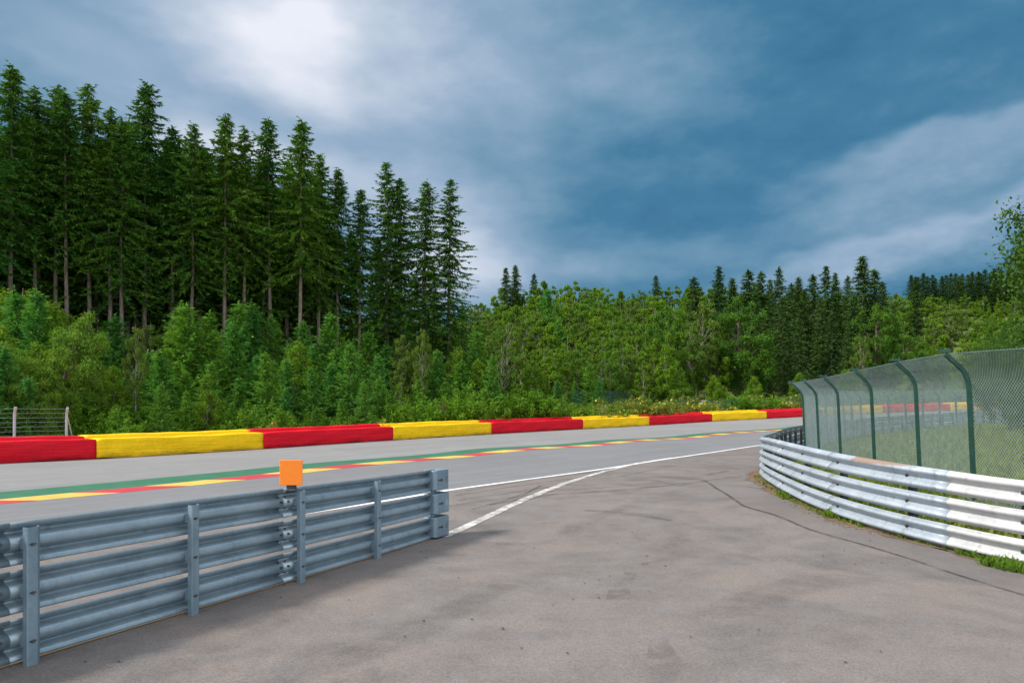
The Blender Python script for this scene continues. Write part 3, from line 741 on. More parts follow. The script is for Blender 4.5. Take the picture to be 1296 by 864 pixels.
# ------------------------------------------------------------------ debris fences: posts bent over at the top, chain-link mesh
def fence_frame(base, nrm, hs):
    """arc-length points of the bent section: vertical, then an arc of about 50 degrees towards nrm"""
    pts = []
    for t_ in np.linspace(0, 1, hs):
        L = t_*2.80
        if L < 2.12: a, z = .0, L
        else:
            q_ = L-2.12; th = min(q_/.45, .80); a = .45*(1-math.cos(th))+max(0, q_-.36)*math.sin(.80); z = 2.12+.45*math.sin(th)+max(0, q_-.36)*math.cos(.80)
        a += .045*min(L, 2.12); pts.append((base[0]+nrm[0]*a, base[1]+nrm[1]*a, base[2]+z))
    return np.array(pts)
def nrm_at(P, i):
    a = P[max(i-1, 0)]; b = P[min(i+1, len(P)-1)]; d = np.array(b)-np.array(a); d /= np.linalg.norm(d); return np.array((-d[1], d[0]))
def debris_fence(P, label, pitch, rw, name_mat, group=None, fine=9, ph=.03):
    P = [np.array(p, float) for p in P]
    e = empty('debris_fence', (P[0][0], P[0][1], z1(*P[0]))); tag(e, label, 'fence', group)
    fr_ = []
    for i, p in enumerate(P):
        n = nrm_at(P, i); fr_.append(fence_frame((p[0], p[1], z1(*p)), n, 15))
    for i, p in enumerate(P):
        n = nrm_at(P, i); nn = np.array((*n, 0)); tv = np.array((n[1], -n[0], 0)); Q = fr_[i]
        mb = MB(); prof = [(-ph, -ph), (ph, -ph), (ph, ph), (-ph, ph)]
        rows = []
        for j in range(len(Q)):
            tg = Q[min(j+1, len(Q)-1)]-Q[max(j-1, 0)]; tg /= np.linalg.norm(tg); nb_ = np.cross(tg, tv)
            for a, b in prof: rows.append(Q[j]+tv*a+nb_*(b+.034))
        k = 4; mb.add(rows, [(j*k+c, j*k+(c+1) % k, (j+1)*k+(c+1) % k, (j+1)*k+c) for j in range(len(Q)-1) for c in range(k)]+[(3, 2, 1, 0), tuple(range((len(Q)-1)*k, len(Q)*k))])
        po = child(mb.build('post', M['fence_post']), e)
        top = Q[-1]; mb = MB(); mb.box(top+nn*.05+zz*.035, tv*.032, nn*.09, zz*.022)
        mb.tube([top+zz*.03-nn*.02, top+zz*.09-nn*.02], .014, 6); mb.tube([top+zz*.03+nn*.1, top+zz*.08+nn*.1], .014, 6)
        child(mb.build('bracket', M['fence_post']), po)
    for i in range(len(P)-1):
        A, B = fr_[i], fr_[i+1]; w = np.linalg.norm(P[i+1]-P[i]); h = 2.80; mb = MB()
        def S(u_, v_):
            f = np.clip(v_/h, 0, 1)*14; j = min(int(f), 13); r = f-j
            return (A[j]*(1-r)+A[j+1]*r)*(1-u_/w)+(B[j]*(1-r)+B[j+1]*r)*(u_/w)
        asp = 1.0
        for sgn in (1, -1):
            c = -h/asp if sgn > 0 else 0
            while c < (w if sgn > 0 else w+h/asp):
                # line u = c + sgn*v/asp
                v0, v1 = 0, h
                if sgn > 0: v0 = max(0, -c*asp); v1 = min(h, (w-c)*asp)
                else: v0 = max(0, (c-w)*asp); v1 = min(h, c*asp)
                if v1-v0 > .03:
                    br = [v0]+[q for q in np.arange(.3, h, (h-.3)/fine) if v0 < q < v1 and q > 1.7]+[v1]
                    mb.tube([S(c+sgn*q/asp, q) for q in br], rw, 3, cap=False)
                c += pitch
        child(mb.build('mesh_panel', name_mat), e)
        mb = MB()
        for v_ in (.06, 2.78): mb.tube([S(u_, v_) for u_ in (0, w/2, w)], .004, 4, cap=False)
        child(mb.build('line_wire', M['fence_wire']), e)
    return e
F1 = [(9.4, 4.6), (8.15, 6.9), (7.62, 9.1), (7.77, 11.4), (8.36, 13.9), (8.77, 16.4), (9.16, 18.9), (9.64, 21.3), (10.06, 23.3)]
debris_fence(F1, 'tall dark green debris fence with bent over top behind the curved whitish guard rail', .066, .0040, M['fence_wire'])
kk = catmull([(10.06, 23.3), (12.2, 27.2), (15.2, 32.0), (20.8, 39.6), (27.5, 45.2), (35, 50.2), (43, 54.3)], 20)
Sk = np.r_[0, np.cumsum(np.hypot(*np.diff(kk, axis=0).T))]; F2 = [(np.interp(s, Sk, kk[:, 0]), np.interp(s, Sk, kk[:, 1])) for s in np.arange(.35, Sk[-1], 2.5)]
debris_fence(F2, 'farther debris fence along the track edge, seen through the mesh of the near one', .11, .0042, M['far_wire'], fine=4, ph=.05)
# --- short wire fence behind the leftmost red section
wf = empty('wire_fence', (*course(3.4, -3.0)[0], z1(*course(3.4, -3.0)[0])))
tag(wf, 'short wire fence with pale bent posts and a slanting brace, above the leftmost red barrier', 'fence')
ps = [3.4, 1.4, -.6, -2.6, -4.6, -6.6]; tops = []
for s in ps:
    p = course(s, -3.0)[0]; n = course(s)[2]; z0 = z1(*p); pts = [(p[0], p[1], z0), (p[0], p[1], z0+1.6), (p[0]+n[0]*.03, p[1]+n[1]*.03, z0+1.9), (p[0]+n[0]*.12, p[1]+n[1]*.12, z0+2.16)]
    mb = MB(); mb.tube(pts, .055, 8); child(mb.build('post', M['galv_pale']), wf); tops.append(pts)
p = tops[0]; q = course(4.05, -3.6)[0]
mb = MB(); mb.tube([np.array(p[1])+(0, 0, .35), (q[0], q[1], p[0][2])], .03, 6); mb.tube([np.array(p[1])-(0, 0, .5), (q[0], q[1], p[0][2])], .02, 6); child(mb.build('brace', M['galv_pale']), wf)
mb = MB()
for i in range(len(ps)-1):
    for h in np.linspace(.2, 2.1, 11):
        a = np.array(tops[i][0])+(0, 0, h); b = np.array(tops[i+1][0])+(0, 0, h); mb.tube([a, b], .007, 3, cap=False)
child(mb.build('wire_mesh', M['far_wire']), wf)
# --- dark green mesh fences in the shrubs beyond the barrier
def mesh_fence(s0, s1, off, h, label, step=2.5, dz=0, pm='fence_post'):
    p0 = course(s0, off)[0]; e = empty('mesh_fence', (*p0, z1(*p0))); tag(e, label, 'fence', )
    S_ = np.arange(s0, s1, step); B = [np.array((*course(s, off)[0], z1(*course(s, off)[0])+dz)) for s in S_]
    for b in B:
        mb = MB(); mb.tube([b, b+zz*(h+.05)], .045, 6); child(mb.build('post', M[pm]), e)
    mb = MB()
    for a, b in zip(B[:-1], B[1:]):
        for f in np.linspace(0, 1, 22): q = a*(1-f)+b*f; mb.tube([q, q+zz*h], .008, 3, cap=False)
        for g in np.linspace(.05, h, 14): mb.tube([a+zz*g, b+zz*g], .008, 3, cap=False)
    child(mb.build('wire_mesh', M['green_wire']), e)
mesh_fence(57.0, 80, -4.2, 2.15, 'dark green mesh fence behind the yellow barrier, in front of flowering broom')
mesh_fence(47, 62, -9.0, 2.6, 'dark green mesh fence standing higher up in the shrubs, above the flowering broom', dz=.5)
def gate_post(px, d, h, label, two=False):
    x = (px-648)*d/F_PX; z0 = z1(x, d); e = empty('gate_post', (x, d, z0)); tag(e, label, 'post')
    c = np.array((x, d, z0)); mb = MB(); mb.tube([c, c+zz*h], .07, 8)
    if two:
        mb.tube([c+(.45, .3, 0), c+(.45, .3, h)], .07, 8)
        for g in (.5, .95): mb.tube([c+zz*h*g, c+(.45, .3, h*g)], .05, 6)
        for f in (.3, .6): mb.tube([c+(.45*f, .3*f, 0), c+(.45*f, .3*f, h)], .025, 6)
    child(mb.build('post', M['galv_pale']), e)
    mb = MB(); mb.tube([c+zz*h*.92, c+(-.95, -.3, .05)], .04, 6); child(mb.build('brace', M['galv_pale']), e)
gate_post(766, 63.5, 1.9, 'single pale braced fence post in the shrubs above the third red barrier section')
gate_post(889, 76.5, 2.1, 'pale double gate post with brace at the end of the green mesh fence', True)
gate_post(1001, 81.5, 1.8, 'pale braced fence post just left of the debris fence edge, behind the barrier')
# ------------------------------------------------------------------ vegetation
def unit(v): return v/(np.linalg.norm(v, axis=-1, keepdims=True)+1e-9)
def leafquads(C, A, B):
    """diamond leaves: centre, half-length vector, half-width vector"""
    return np.stack([C-A, C+B-A*.15, C+A, C-B-A*.15], 1).reshape(-1, 3)
def rdir(n, r): return unit(r.normal(size=(n, 3)))
def conifer(seed, h, R, cb, whorl, nb, ns, sl, sw, up0=.6, up1=-.45, droop=.25, hang=.35, sparse=0.0, power=.8, dead=True, tr=.011):
    """returns (trunk mesh builder, crown mesh builder): whorls of drooping branches set with needle sprays"""
    r = np.random.default_rng(seed); tk = MB(); Q = []
    lean = r.normal(0, .006, 2)
    def axis_(z): return np.array((lean[0]*z+.05*math.sin(z*.5+seed), lean[1]*z+.05*math.cos(z*.4+seed), z))
    zs = np.linspace(0, h*.99, 12); tk.tube([axis_(z) for z in zs], [max(.012, tr*h*(1-z/h)**.85) for z in zs], 7)
    z = cb*h; gaps = r.uniform(0, 6.28, 4)
    while z < h-.12:
        t_ = (h-z)/(h-cb*h); f = t_**power*(1-.28*max(0, t_-.72)/.28)
        n = max(4, int(nb*(.85+.3*t_)+r.integers(-1, 2))); a0 = r.uniform(0, 6.28)
        for k in range(n):
            if r.random() < sparse*(.4+t_): continue
            a = a0+6.283*k/n+r.normal(0, .22)
            L = R*f*r.uniform(.45, 1.15)*(1+.12*math.sin(a*2+gaps[0])+.10*math.sin(a*3+gaps[1]+z*.5))+.10
            e = up0+(up1-up0)*min(1, t_**.6*1.05)+r.normal(0, .17)
            m = max(4, int(ns*(L/R)**.9)); s = np.sort(r.uniform(.04, 1, m)) if L > .4 else np.sort(r.uniform(.0, 1, m))
            dh = np.array((math.cos(a), math.sin(a), 0)); lat = np.array((-math.sin(a), math.cos(a), 0))
            sd = s[:, None]
            zc = math.tan(e)*sd*L-droop*L*sd**2*.9+.30*droop*L*sd**5
            base = axis_(z+r.normal(0, whorl*.3))
            P = base+dh*sd*L*math.cos(e*.5)+np.array((0, 0, 1))*zc
            side = np.where(r.random(m) < .5, 1, -1)[:, None]
            l = sl*(1.15-.65*sd)*r.uniform(.6, 1.2, (m, 1))
            A = unit(dh*(.55+.6*sd)+lat*side*(1.05-.75*sd)+np.array((0, 0, 1))*(-hang*(1.2-sd)+r.normal(0, .18, (m, 1))))*l
            B = unit(np.cross(A, np.array((0, 0, 1))+r.normal(0, .45, (m, 3))))*sw*r.uniform(.7, 1.3, (m, 1))
            Q.append(leafquads(P+A*.6, A, B))
            # hanging under-sprays give the branch its depth
            mh = m//2; i = r.integers(0, m, mh)
            A2 = unit(dh*.35+lat*r.normal(0, .5, (mh, 1))+np.array((0, 0, -1.0))*r.uniform(.5, 1.1, (mh, 1)))*l[i]*.75
            B2 = unit(np.cross(A2, r.normal(size=(mh, 3))))*sw*.9
            Q.append(leafquads(P[i]+A2*.5, A2, B2))
            if L > 1.0 and r.random() < .6: tk.tube([base, base+dh*L*.45*math.cos(e*.5)+(0, 0, math.tan(e)*.45*L-droop*L*.18)], [.022, .008], 3, cap=False)
        z += whorl*(.50+.75*t_)*r.uniform(.8, 1.2)
    # leader
    n = 10; s = np.linspace(0, 1, n)[:, None]; A = unit(np.array((0, 0, 1.))+r.normal(0, .35, (n, 3)))*sl*.5
    Q.append(leafquads(axis_(h*.985)+np.array((0, 0, 1))*(s-.5)*.5, A, unit(np.cross(A, r.normal(size=(n, 3))))*sw))
    if dead and cb > .2:
        z = h*.12
        while z < cb*h+h*.06:
            for k in range(r.integers(1, 4)):
                a = r.uniform(0, 6.28); L = r.uniform(.3, 1.5); b = axis_(z)
                tk.tube([b, b+np.array((math.cos(a)*L, math.sin(a)*L, -.12*L+r.normal(0, .05)))], [.018, .006], 3, cap=False)
            z += r.uniform(.3, .8)
    cw = MB(); cw.quads(np.concatenate(Q)); return tk, cw
def broadleaf(seed, h, wd, cb, ncl, nleaf, ll, lw, hang=.2, clump=.26, shell=.55, shape='round', tr=.016, lean=0.0, bent=0.0, forks=1, limbs=.6):
    r = np.random.default_rng(seed); tk = MB(); R = wd/2; zc0 = cb*h
    ld = r.uniform(0, 6.28); lv = np.array((math.cos(ld), math.sin(ld)))*lean
    def axis_(z): u_ = z/h; return np.array((*(lv*h*(u_+bent*u_*u_)), z))+np.array((.02*h*math.sin(u_*5+seed), .02*h*math.cos(u_*4+seed), 0))*.5
    zs = np.linspace(0, h*.93, 11)
    for fk in range(forks):
        o = np.array((0, 0, 0.)) if fk == 0 else np.array((r.normal(0, .05)*h, r.normal(0, .05)*h, 0))
        tk.tube([axis_(z)+o*(z/h)*1.6 for z in zs], [max(.010, tr*h*(1-z/h)**.8)*(1 if fk == 0 else .7) for z in zs], 7)
    C = []; rad = []
    tries = 0
    while len(C) < ncl and tries < 9000:
        tries += 1
        q = r.uniform(-1, 1, 3); d = np.linalg.norm(q)
        if d > 1 or d < shell*r.random()**.5: continue
        u_ = (q[2]+1)/2
        if shape == 'round': wv = 1.0
        elif shape == 'column': wv = .75+.35*math.sin(u_*3.1)
        elif shape == 'cone': wv = 1.25-.85*u_
        else: wv = 1.15-.45*u_
        z = zc0+u_*(h-zc0)*.97
        p = axis_(z)+np.array((q[0]*R*wv, q[1]*R*wv, 0))
        C.append(p); rad.append(clump*R*r.uniform(.55, 1.35)*(1.1-.35*u_))
    C = np.array(C); rad = np.array(rad)
    # a few breaks in the crown
    for _ in range(2):
        a = r.uniform(0, 6.28); g = axis_(zc0+r.uniform(.25, .8)*(h-zc0))+np.array((math.cos(a), math.sin(a), 0))*R*.85
        k = np.linalg.norm((C-g)/np.array((R, R, (h-zc0)*.28)), axis=1) > .42; C, rad = C[k], rad[k]
    wgt = rad**2/np.sum(rad**2); ci = r.choice(len(C), nleaf, p=wgt)
    dv = np.clip(r.normal(0, .46, (nleaf, 3)), -1.05, 1.05); dv[:, 2] *= 1.1
    P = C[ci]+dv*rad[ci][:, None]
    P[:, 2] = np.maximum(P[:, 2], .05)
    out = unit(dv+1e-6)
    A = unit(rdir(nleaf, r)*.8+out*.5+np.array((0, 0, -hang*2)))*ll*r.uniform(.6, 1.25, (nleaf, 1))
    up_ = unit(np.array((0, 0, .8))+out*.7+r.normal(0, .55, (nleaf, 3)))
    B = unit(np.cross(A, up_))*lw*r.uniform(.7, 1.3, (nleaf, 1))
    cw = MB(); cw.quads(leafquads(P, A, B))
    for c in C[r.random(len(C)) < limbs]:
        zb = max(zc0*.7, c[2]-np.hypot(*(c-axis_(c[2]))[:2])*r.uniform(.5, 1.0)-.05*h); b = axis_(min(zb, h*.85)); mid = (b+c)/2+np.array((0, 0, .03*h))*r.normal(0, 1)
        tk.tube([b, mid, c], [max(.010, tr*h*.32), max(.008, tr*h*.2), .006], 4, cap=False)
    return tk, cw
def shrub(seed, h, wd, nsh, nleaf, ll, lw):
    """a mound of upright leafy shoots"""
    r = np.random.default_rng(seed); tk = MB(); Q = []
    for k in range(nsh):
        a = r.uniform(0, 6.28); d = wd/2*math.sqrt(r.random()); hh = h*(1-.55*(d/(wd/2))**1.6)*r.uniform(.65, 1.12)
        b = np.array((math.cos(a)*d*.55, math.sin(a)*d*.55, 0)); tp = np.array((math.cos(a)*d*1.05, math.sin(a)*d*1.05, hh))+np.array((*r.normal(0, .05, 2), 0))
        md = (b+tp)/2+np.array((0, 0, .08*h)); tk.tube([b, md, tp], [.014, .010, .004], 3, cap=False)
        n = nleaf//nsh; s = r.uniform(.12, 1.0, (n, 1)); P = b*(1-s)**2+2*md*s*(1-s)+tp*s*s+r.normal(0, .085*wd/2+.03, (n, 3))*(1.15-.7*s)
        P[:, 2] = np.maximum(P[:, 2], .04)
        A = unit(r.normal(0, .8, (n, 3))+np.array((math.cos(a)*.3, math.sin(a)*.3, .45)))*ll*r.uniform(.6, 1.3, (n, 1))
        B = unit(np.cross(A, r.normal(0, .6, (n, 3))+np.array((0, 0, 1))))*lw
        Q.append(leafquads(P, A, B))
    cw = MB(); cw.quads(np.concatenate(Q)); return tk, cw
PROTO = {}
def proto(kind, h, pair, bark_, leafm, w=None):
    tk, cw = pair
    PROTO.setdefault(kind, []).append((h, tk.mesh(kind+'_trunk', M[bark_], True), cw.mesh(kind+'_crown', M[leafm])))
for i in range(6):
    proto('spruce', 24, conifer(100+i, 24, 4.5+.4*(i % 3), (.50, .56, .47, .58, .52, .45)[i], 0.44, 9, 64, .37, .052, up0=.75, up1=-.34, sparse=(.10, .22, .08, .26, .14, .18)[i], power=.86, tr=.0095), 'bark_spruce', 'spruce')
for i in range(2):   # thin crowned trees at the open end of the stand
    proto('open_spruce', 24, conifer(140+i, 24, 5.3, (.24, .32)[i], .52, 8, 66, .36, .050, up0=.7, up1=-.28, sparse=.06, power=.84, tr=.009), 'bark_spruce', 'spruce')
for i in range(3):   # inner trees of the stand, simpler
    proto('stand_spruce', 24, conifer(160+i, 24, 3.9, (.44, .36, .28)[i], .80, 7, 22, .75, .115, sparse=.06, power=.85), 'bark_spruce', 'spruce')
for i in range(4):
    proto('young_conifer', 7, conifer(200+i, 7, 2.1+.25*(i % 2), .03, .27, 9, 36, .27, .040, up0=.85, up1=.12, droop=.12, hang=.12, dead=False, power=.85, tr=.010), 'bark_spruce', 'young')
for i in range(4):
    proto('far_spruce', 21, conifer(230+i, 21, (6.4, 5.2, 6.8, 5.8)[i], (.08, .14, .06, .12)[i], 0.70, 9, 34, .62, .105, up0=.6, sparse=.06, power=.82), 'bark_spruce', 'spruce_far')
for i in range(3):
    proto('sallow', 7.5, broadleaf(300+i, 7.5, 3.6, .03, 90, 17000, .095, .026, hang=.65, clump=.24, lean=.13, bent=.8, shape='column', limbs=.35), 'bark_grey', 'leaf_s')
for i in range(3):
    proto('bushy_tree', 7, broadleaf(320+i, 7, 3.6, .02, 95, 16000, .080, .036, hang=.2, clump=.20, shape='cone', limbs=.4), 'bark_grey', 'leaf_g')
for i in range(3):
    proto('birch', 12, broadleaf(340+i, 12, 3.8, .30, 70, 11000, .105, .048, hang=.6, clump=.19, shape='column', tr=.010, lean=.03, limbs=.6, forks=1+(i == 2)), 'bark_birch', 'leaf_o')
for i in range(4):
    proto('slope_tree', 12, broadleaf(360+i, 12, 4.3, .10, 80, 17000, .120, .056, hang=.3, clump=.18, shape='cone' if i % 2 else 'column', tr=.010, limbs=.4), 'bark_grey', 'leaf_g')
for i in range(2):
    proto('bright_tree', 12, broadleaf(380+i, 12, 3.7, .10, 75, 15000, .115, .054, hang=.3, clump=.18, shape='column', tr=.009, limbs=.4), 'bark_birch', 'leaf_y')
for i in range(3):
    proto('broad_tree', 15, broadleaf(400+i, 15, 8.2, .06, 170, 30000, .145, .07, clump=.155, shell=.62, limbs=.3), 'bark_grey', 'leaf_d')
for i in range(3):
    proto('shrub', 2.2, shrub(420+i, 2.2, 2.8, 34, 5200, .085, .032), 'bark_grey', 'shrub')
for i in range(2):
    proto('broom', 2.0, shrub(440+i, 2.0, 2.8, 46, 4600, .10, .022), 'bark_grey', 'broom')
def blossoms(cm, n, seed):
    r = np.random.default_rng(seed); V = np.array([v.co for v in cm.vertices]); V = V[V[:, 2] > .9]; P = V[r.integers(0, len(V), n)]+r.normal(0, .05, (n, 3))
    A = rdir(n, r)*.085; B = unit(np.cross(A, r.normal(size=(n, 3))))*.055
    mb = MB(); mb.quads(leafquads(P, A, B)); return mb.mesh('broom_flowers', M['flower'])
FLOWERS = [blossoms(p[2], 90, 7+i) for i, p in enumerate(PROTO['broom'])]

PLANTS = []      # everything planted, for the labels
def plant(kind, name, x, y, h, wide=1.0, var=None, rz=None, info=None, sink=.05, extra=None):
    vs = PROTO[kind]; k = var if var is not None else int(rng.integers(len(vs))); ph, tm, cm = vs[k % len(vs)]
    s = h/ph; e = empty(name, (x, y, z1(x, y)-sink), rng.uniform(0, 6.28) if rz is None else rz, (s*wide, s*wide, s))
    if name == 'shrub' or name == 'broom_bush':
        inst('stems', tm, e); inst('foliage', cm, e)
    else:
        inst('trunk', tm, e); inst('crown', cm, e)
    if kind == 'broom': inst('flowers', FLOWERS[k % 2], e)['kind'] = 'stuff'
    PLANTS.append(dict(e=e, kind=kind, px=pxof(x, y), d=y, info=info))
    return e
def plant_px(kind, name, px, d, top, **kw):
    x = (px-648)*d/F_PX; h = EYE+(Y0-top)*d/F_PX-z1(x, d); return plant(kind, name, x, d, max(h, .5), **kw)
def front_d(px): return 46+max(px, -250)*18/590
# front row of the spruce stand: pixel column and tree top as measured
FRONT = [(-95, 70, 0), (-40, 95, 2), (12, 78, 0), (44, 112, 4), (69, 110, 1), (86, 116, 3), (115, 104, 2), (138, 138, 4), (153, 148, 5), (182, 101, 0), (218, 160, 3), (241, 154, 2), (284, 147, 1), (310, 164, 4), (343, 150, 3), (379, 148, 0), (403, 196, 5), (426, 212, 1), (454, 238, 3)]
for i, (px, top, v) in enumerate(FRONT):
    plant_px('spruce', 'spruce_tree', px, front_d(px)+rng.uniform(-1.5, 1.5), top, var=v, wide=.92, info='front')
for px, top, v in ((490, 208, 0), (509, 226, 1), (537, 227, 1), (566, 228, 0)):
    plant_px('open_spruce', 'spruce_tree', px, front_d(px)+rng.uniform(-1, 1), top, var=v, wide=1.15, info='open')
# the stand behind
def top_at(px): return np.interp(px, [-100, 0, 190, 300, 390, 440, 500, 560, 600], [95, 118, 140, 172, 185, 240, 262, 330, 420])
for row, n in ((3.5, 24), (7.5, 24), (12, 24), (17, 24), (23, 22), (30, 22)):
    for k in range(n):
        px = -170+(k+rng.uniform(.1, .9))*(640-row*4)/n
        d = front_d(px)+row+rng.uniform(-1.5, 1.5); tp = top_at(px)+rng.uniform(12, 60)+row*1.5
        plant_px('stand_spruce', 'spruce_tree', px, d, tp, wide=1.05, info='stand%d' % (row > 10))
for px, top, d in ((478, 300, 74), (500, 330, 80), (524, 345, 78), (548, 335, 84), (585, 385, 80), (604, 405, 78), (470, 350, 90), (520, 380, 95), (575, 400, 72), (598, 420, 74), (450, 330, 86)):
    plant_px('stand_spruce', 'spruce_tree', px, d, top, var=2, info='end')
# young growth between the barrier and the stand
def bar_d(px):
    s = np.linspace(-20, 100, 241); P = course(s)[0]; return float(np.interp(px, pxof(P[:, 0], P[:, 1]), P[:, 1]))
def yprof(px): return np.interp(px, [-80, 0, 40, 95, 130, 190, 240, 300, 345, 400, 440, 480, 520, 545, 590, 640], [358, 360, 352, 372, 392, 402, 372, 378, 402, 402, 388, 398, 432, 415, 412, 385])
def young_kind(px):
    q = rng.random()
    if px < 125: return 'sallow' if q < .4 else ('bushy_tree' if q < .85 else 'young_conifer')
    if px < 215: return 'young_conifer' if q < .55 else ('bushy_tree' if q < .85 else 'birch')
    if px < 500: return 'young_conifer' if q < .92 else 'bushy_tree'
    return ('young_conifer', 'bushy_tree', 'bushy_tree', 'bright_tree', 'birch', 'young_conifer', 'young_conifer')[int(q*7)]
NM = {'sallow': 'sallow_tree', 'bushy_tree': 'bushy_tree', 'birch': 'birch_tree', 'young_conifer': 'young_conifer', 'slope_tree': 'broadleaf_tree', 'bright_tree': 'aspen_tree', 'broad_tree': 'broadleaf_tree', 'shrub': 'shrub', 'broom': 'broom_bush', 'far_spruce': 'spruce_tree'}
for frac, lift, stp, nm in ((.80, 4, 21, 'ytop'), (.56, 26, 26, 'ymid'), (.34, 58, 29, 'ylow'), (.16, 92, 30, 'yfoot')):
    px = -90+rng.uniform(0, 15)
    while px < 640:
        kd = young_kind(px); b, f_ = bar_d(px), front_d(px)
        d = b+2.5+(f_-b-4)*frac+rng.uniform(-1.2, 1.2)
        plant_px(kd, NM[kd], px, d, yprof(px)+lift+rng.uniform(-12, 40), wide=rng.uniform(.95, 1.2) if kd != 'birch' else .9, info=nm)
        px += stp*rng.uniform(.75, 1.25)
# the two leaning sallows and the slim birches one can pick out
plant_px('birch', 'birch_tree', 173, 36.5, 398, var=0, wide=.5, info='slim')
plant_px('birch', 'birch_tree', 533, 53, 412, var=1, wide=.6, info='slim')
plant_px('sallow', 'sallow_tree', 66, 34.5, 392, var=0, wide=1.25, info='sallow1')
# shrubs along the back of the barrier
px = -60
while px < 745:
    b = bar_d(px); d = b+rng.uniform(4.4, 6.4)
    if px < 30: top = rng.uniform(520, 530)
    else: top = np.interp(px, [30, 150, 300, 420, 520, 610, 680, 745], [515, 508, 512, 512, 505, 492, 496, 505])+rng.uniform(-10, 14)
    if not (px < 110): plant_px('shrub', 'shrub', px, d, top, wide=1.15, info='edge')
    else: plant_px('shrub', 'shrub', px, d+2.5, max(top, 526), wide=1.1, info='edge')
    px += rng.uniform(13, 22)*(1.9 if px < 470 else 1)
# broom with yellow flowers
for k in range(34):
    px = 715+k*9.2+rng.uniform(-4, 4); b = bar_d(px); d = b+rng.uniform(4, 9.5)
    plant_px('broom' if rng.random() < .72 else 'shrub', 'broom_bush', px, d, np.interp(px, [715, 760, 800, 900, 1010], [510, 503, 497, 499, 492])+rng.uniform(-4, 12), wide=1.3, info='broom')
for px, top in ((345, 536), (482, 534)):
    plant_px('broom', 'broom_bush', px, bar_d(px)+2.3, top-8, wide=.9, info='lone')
# the wooded slope in the middle
def slope_top(px): return np.interp(px, [430, 560, 620, 660, 700, 760, 830, 900, 1000, 1120, 1160, 1300], [400, 394, 368, 358, 356, 360, 361, 358, 362, 368, 372, 380])
for lay, (d0, tops, stp) in enumerate(((70, 98, 14), (80, 76, 13), (92, 54, 13), (108, 34, 13), (128, 18, 13), (152, 7, 12), (178, 0, 12))):
    lo, hi = ((585, 770), (600, 850), (600, 910), (560, 1170), (440, 1200), (430, 1160), (430, 1160))[lay]
    px = lo+rng.uniform(0, 10)
    while px < hi:
        q = rng.random(); kd = 'birch' if q < .17 else ('bright_tree' if q < .50 else ('broad_tree' if q < .58 and lay > 0 else ('young_conifer' if q < .66 and lay < 5 else 'slope_tree')))
        if lay == 0: kd = ('bushy_tree', 'bright_tree', 'young_conifer', 'bushy_tree')[int(q*4)]
        d = d0+rng.uniform(-6, 6)*(d0/100); tp = slope_top(px)+tops+rng.uniform(-9, 20)*(1 if lay < 6 else .55)
        if lay == 0 and px > 700: tp += 12
        if lay in (3, 4) and 868 < px < 1128: px += 8; continue
        plant_px(kd, NM[kd], px, max(d, bar_d(px)+5), tp, wide=rng.uniform(.9, 1.15)*(1.0 if lay < 3 else 1.1), info='slope%d' % min(lay, 5))
        px += stp*rng.uniform(.75, 1.3)
# pointed spruces one can tell apart on the skyline
for px, d, top in ((640, 176, 339), (652, 178, 335), (677, 180, 346), (831, 180, 349)):
    plant_px('far_spruce', 'spruce_tree', px, d, top, wide=1.0, info='skyline')
for px, d, top in ((881, 112, 351), (911, 110, 337), (944, 114, 341), (962, 116, 343), (985, 112, 339), (1010, 114, 350), (1029, 112, 348), (1045, 116, 337), (1058, 118, 345), (1090, 114, 324), (1104, 116, 341), (1118, 112, 357), (1160, 118, 368),
                   (928, 122, 352), (975, 124, 354), (1000, 122, 358), (1072, 124, 350), (1018, 108, 366), (956, 106, 372), (1080, 106, 372), (990, 104, 376), (1040, 102, 376), (970, 100, 398), (1012, 99, 402), (1052, 100, 396), (1072, 98, 412), (1092, 104, 388), (1128, 106, 384)):
    plant_px('far_spruce', 'spruce_tree', px, d, top, wide=rng.uniform(.75, 1.15), info='right')
for px, d, top, kd, w_ in ((935, 95, 376, 'broad_tree', 1.15), (893, 93, 378, 'birch', .9), (905, 94, 402, 'birch', .7), (845, 96, 384, 'broad_tree', .9), (1108, 98, 384, 'broad_tree', 1.0), (1143, 96, 408, 'broad_tree', .9), 
                          (1090, 95, 420, 'birch', .8), (1200, 122, 378, 'birch', 1.5), (1222, 126, 384, 'birch', 1.2), (1180, 112, 402, 'slope_tree', 1.2), (1165, 100, 430, 'slope_tree', 1.2), 
                          (840, 84, 440, 'bright_tree', 1.1), (860, 80, 462, 'bushy_tree', 1.2), (905, 86, 470, 'bushy_tree', 1.2), (955, 88, 474, 'bushy_tree', 1.2), (1012, 90, 470, 'bushy_tree', 1.2), (815, 76, 455, 'bright_tree', 1.1),
                          (1195, 96, 440, 'slope_tree', 1.3), (1225, 92, 425, 'slope_tree', 1.3), (1075, 90, 462, 'bushy_tree', 1.3), (1150, 90, 470, 'bushy_tree', 1.4), (1215, 88, 468, 'bushy_tree', 1.4), (1236, 112, 404, 'slope_tree', 1.3), (1252, 118, 400, 'broad_tree', .9), (1270, 108, 402, 'slope_tree', 1.3), (1286, 116, 398, 'slope_tree', 1.3), (1246, 96, 428, 'bushy_tree', 1.3), (1266, 90, 432, 'bushy_tree', 1.3)):
    plant_px(kd, NM[kd], px, d, top, wide=w_, info='rfront')
# dark floor of shrubs between barrier and wood on the right
for k in range(16):
    px = 1010+k*19; plant_px('shrub', 'shrub', px, 88+rng.uniform(0, 4), 498+rng.uniform(-8, 4), wide=1.6, info='redge')
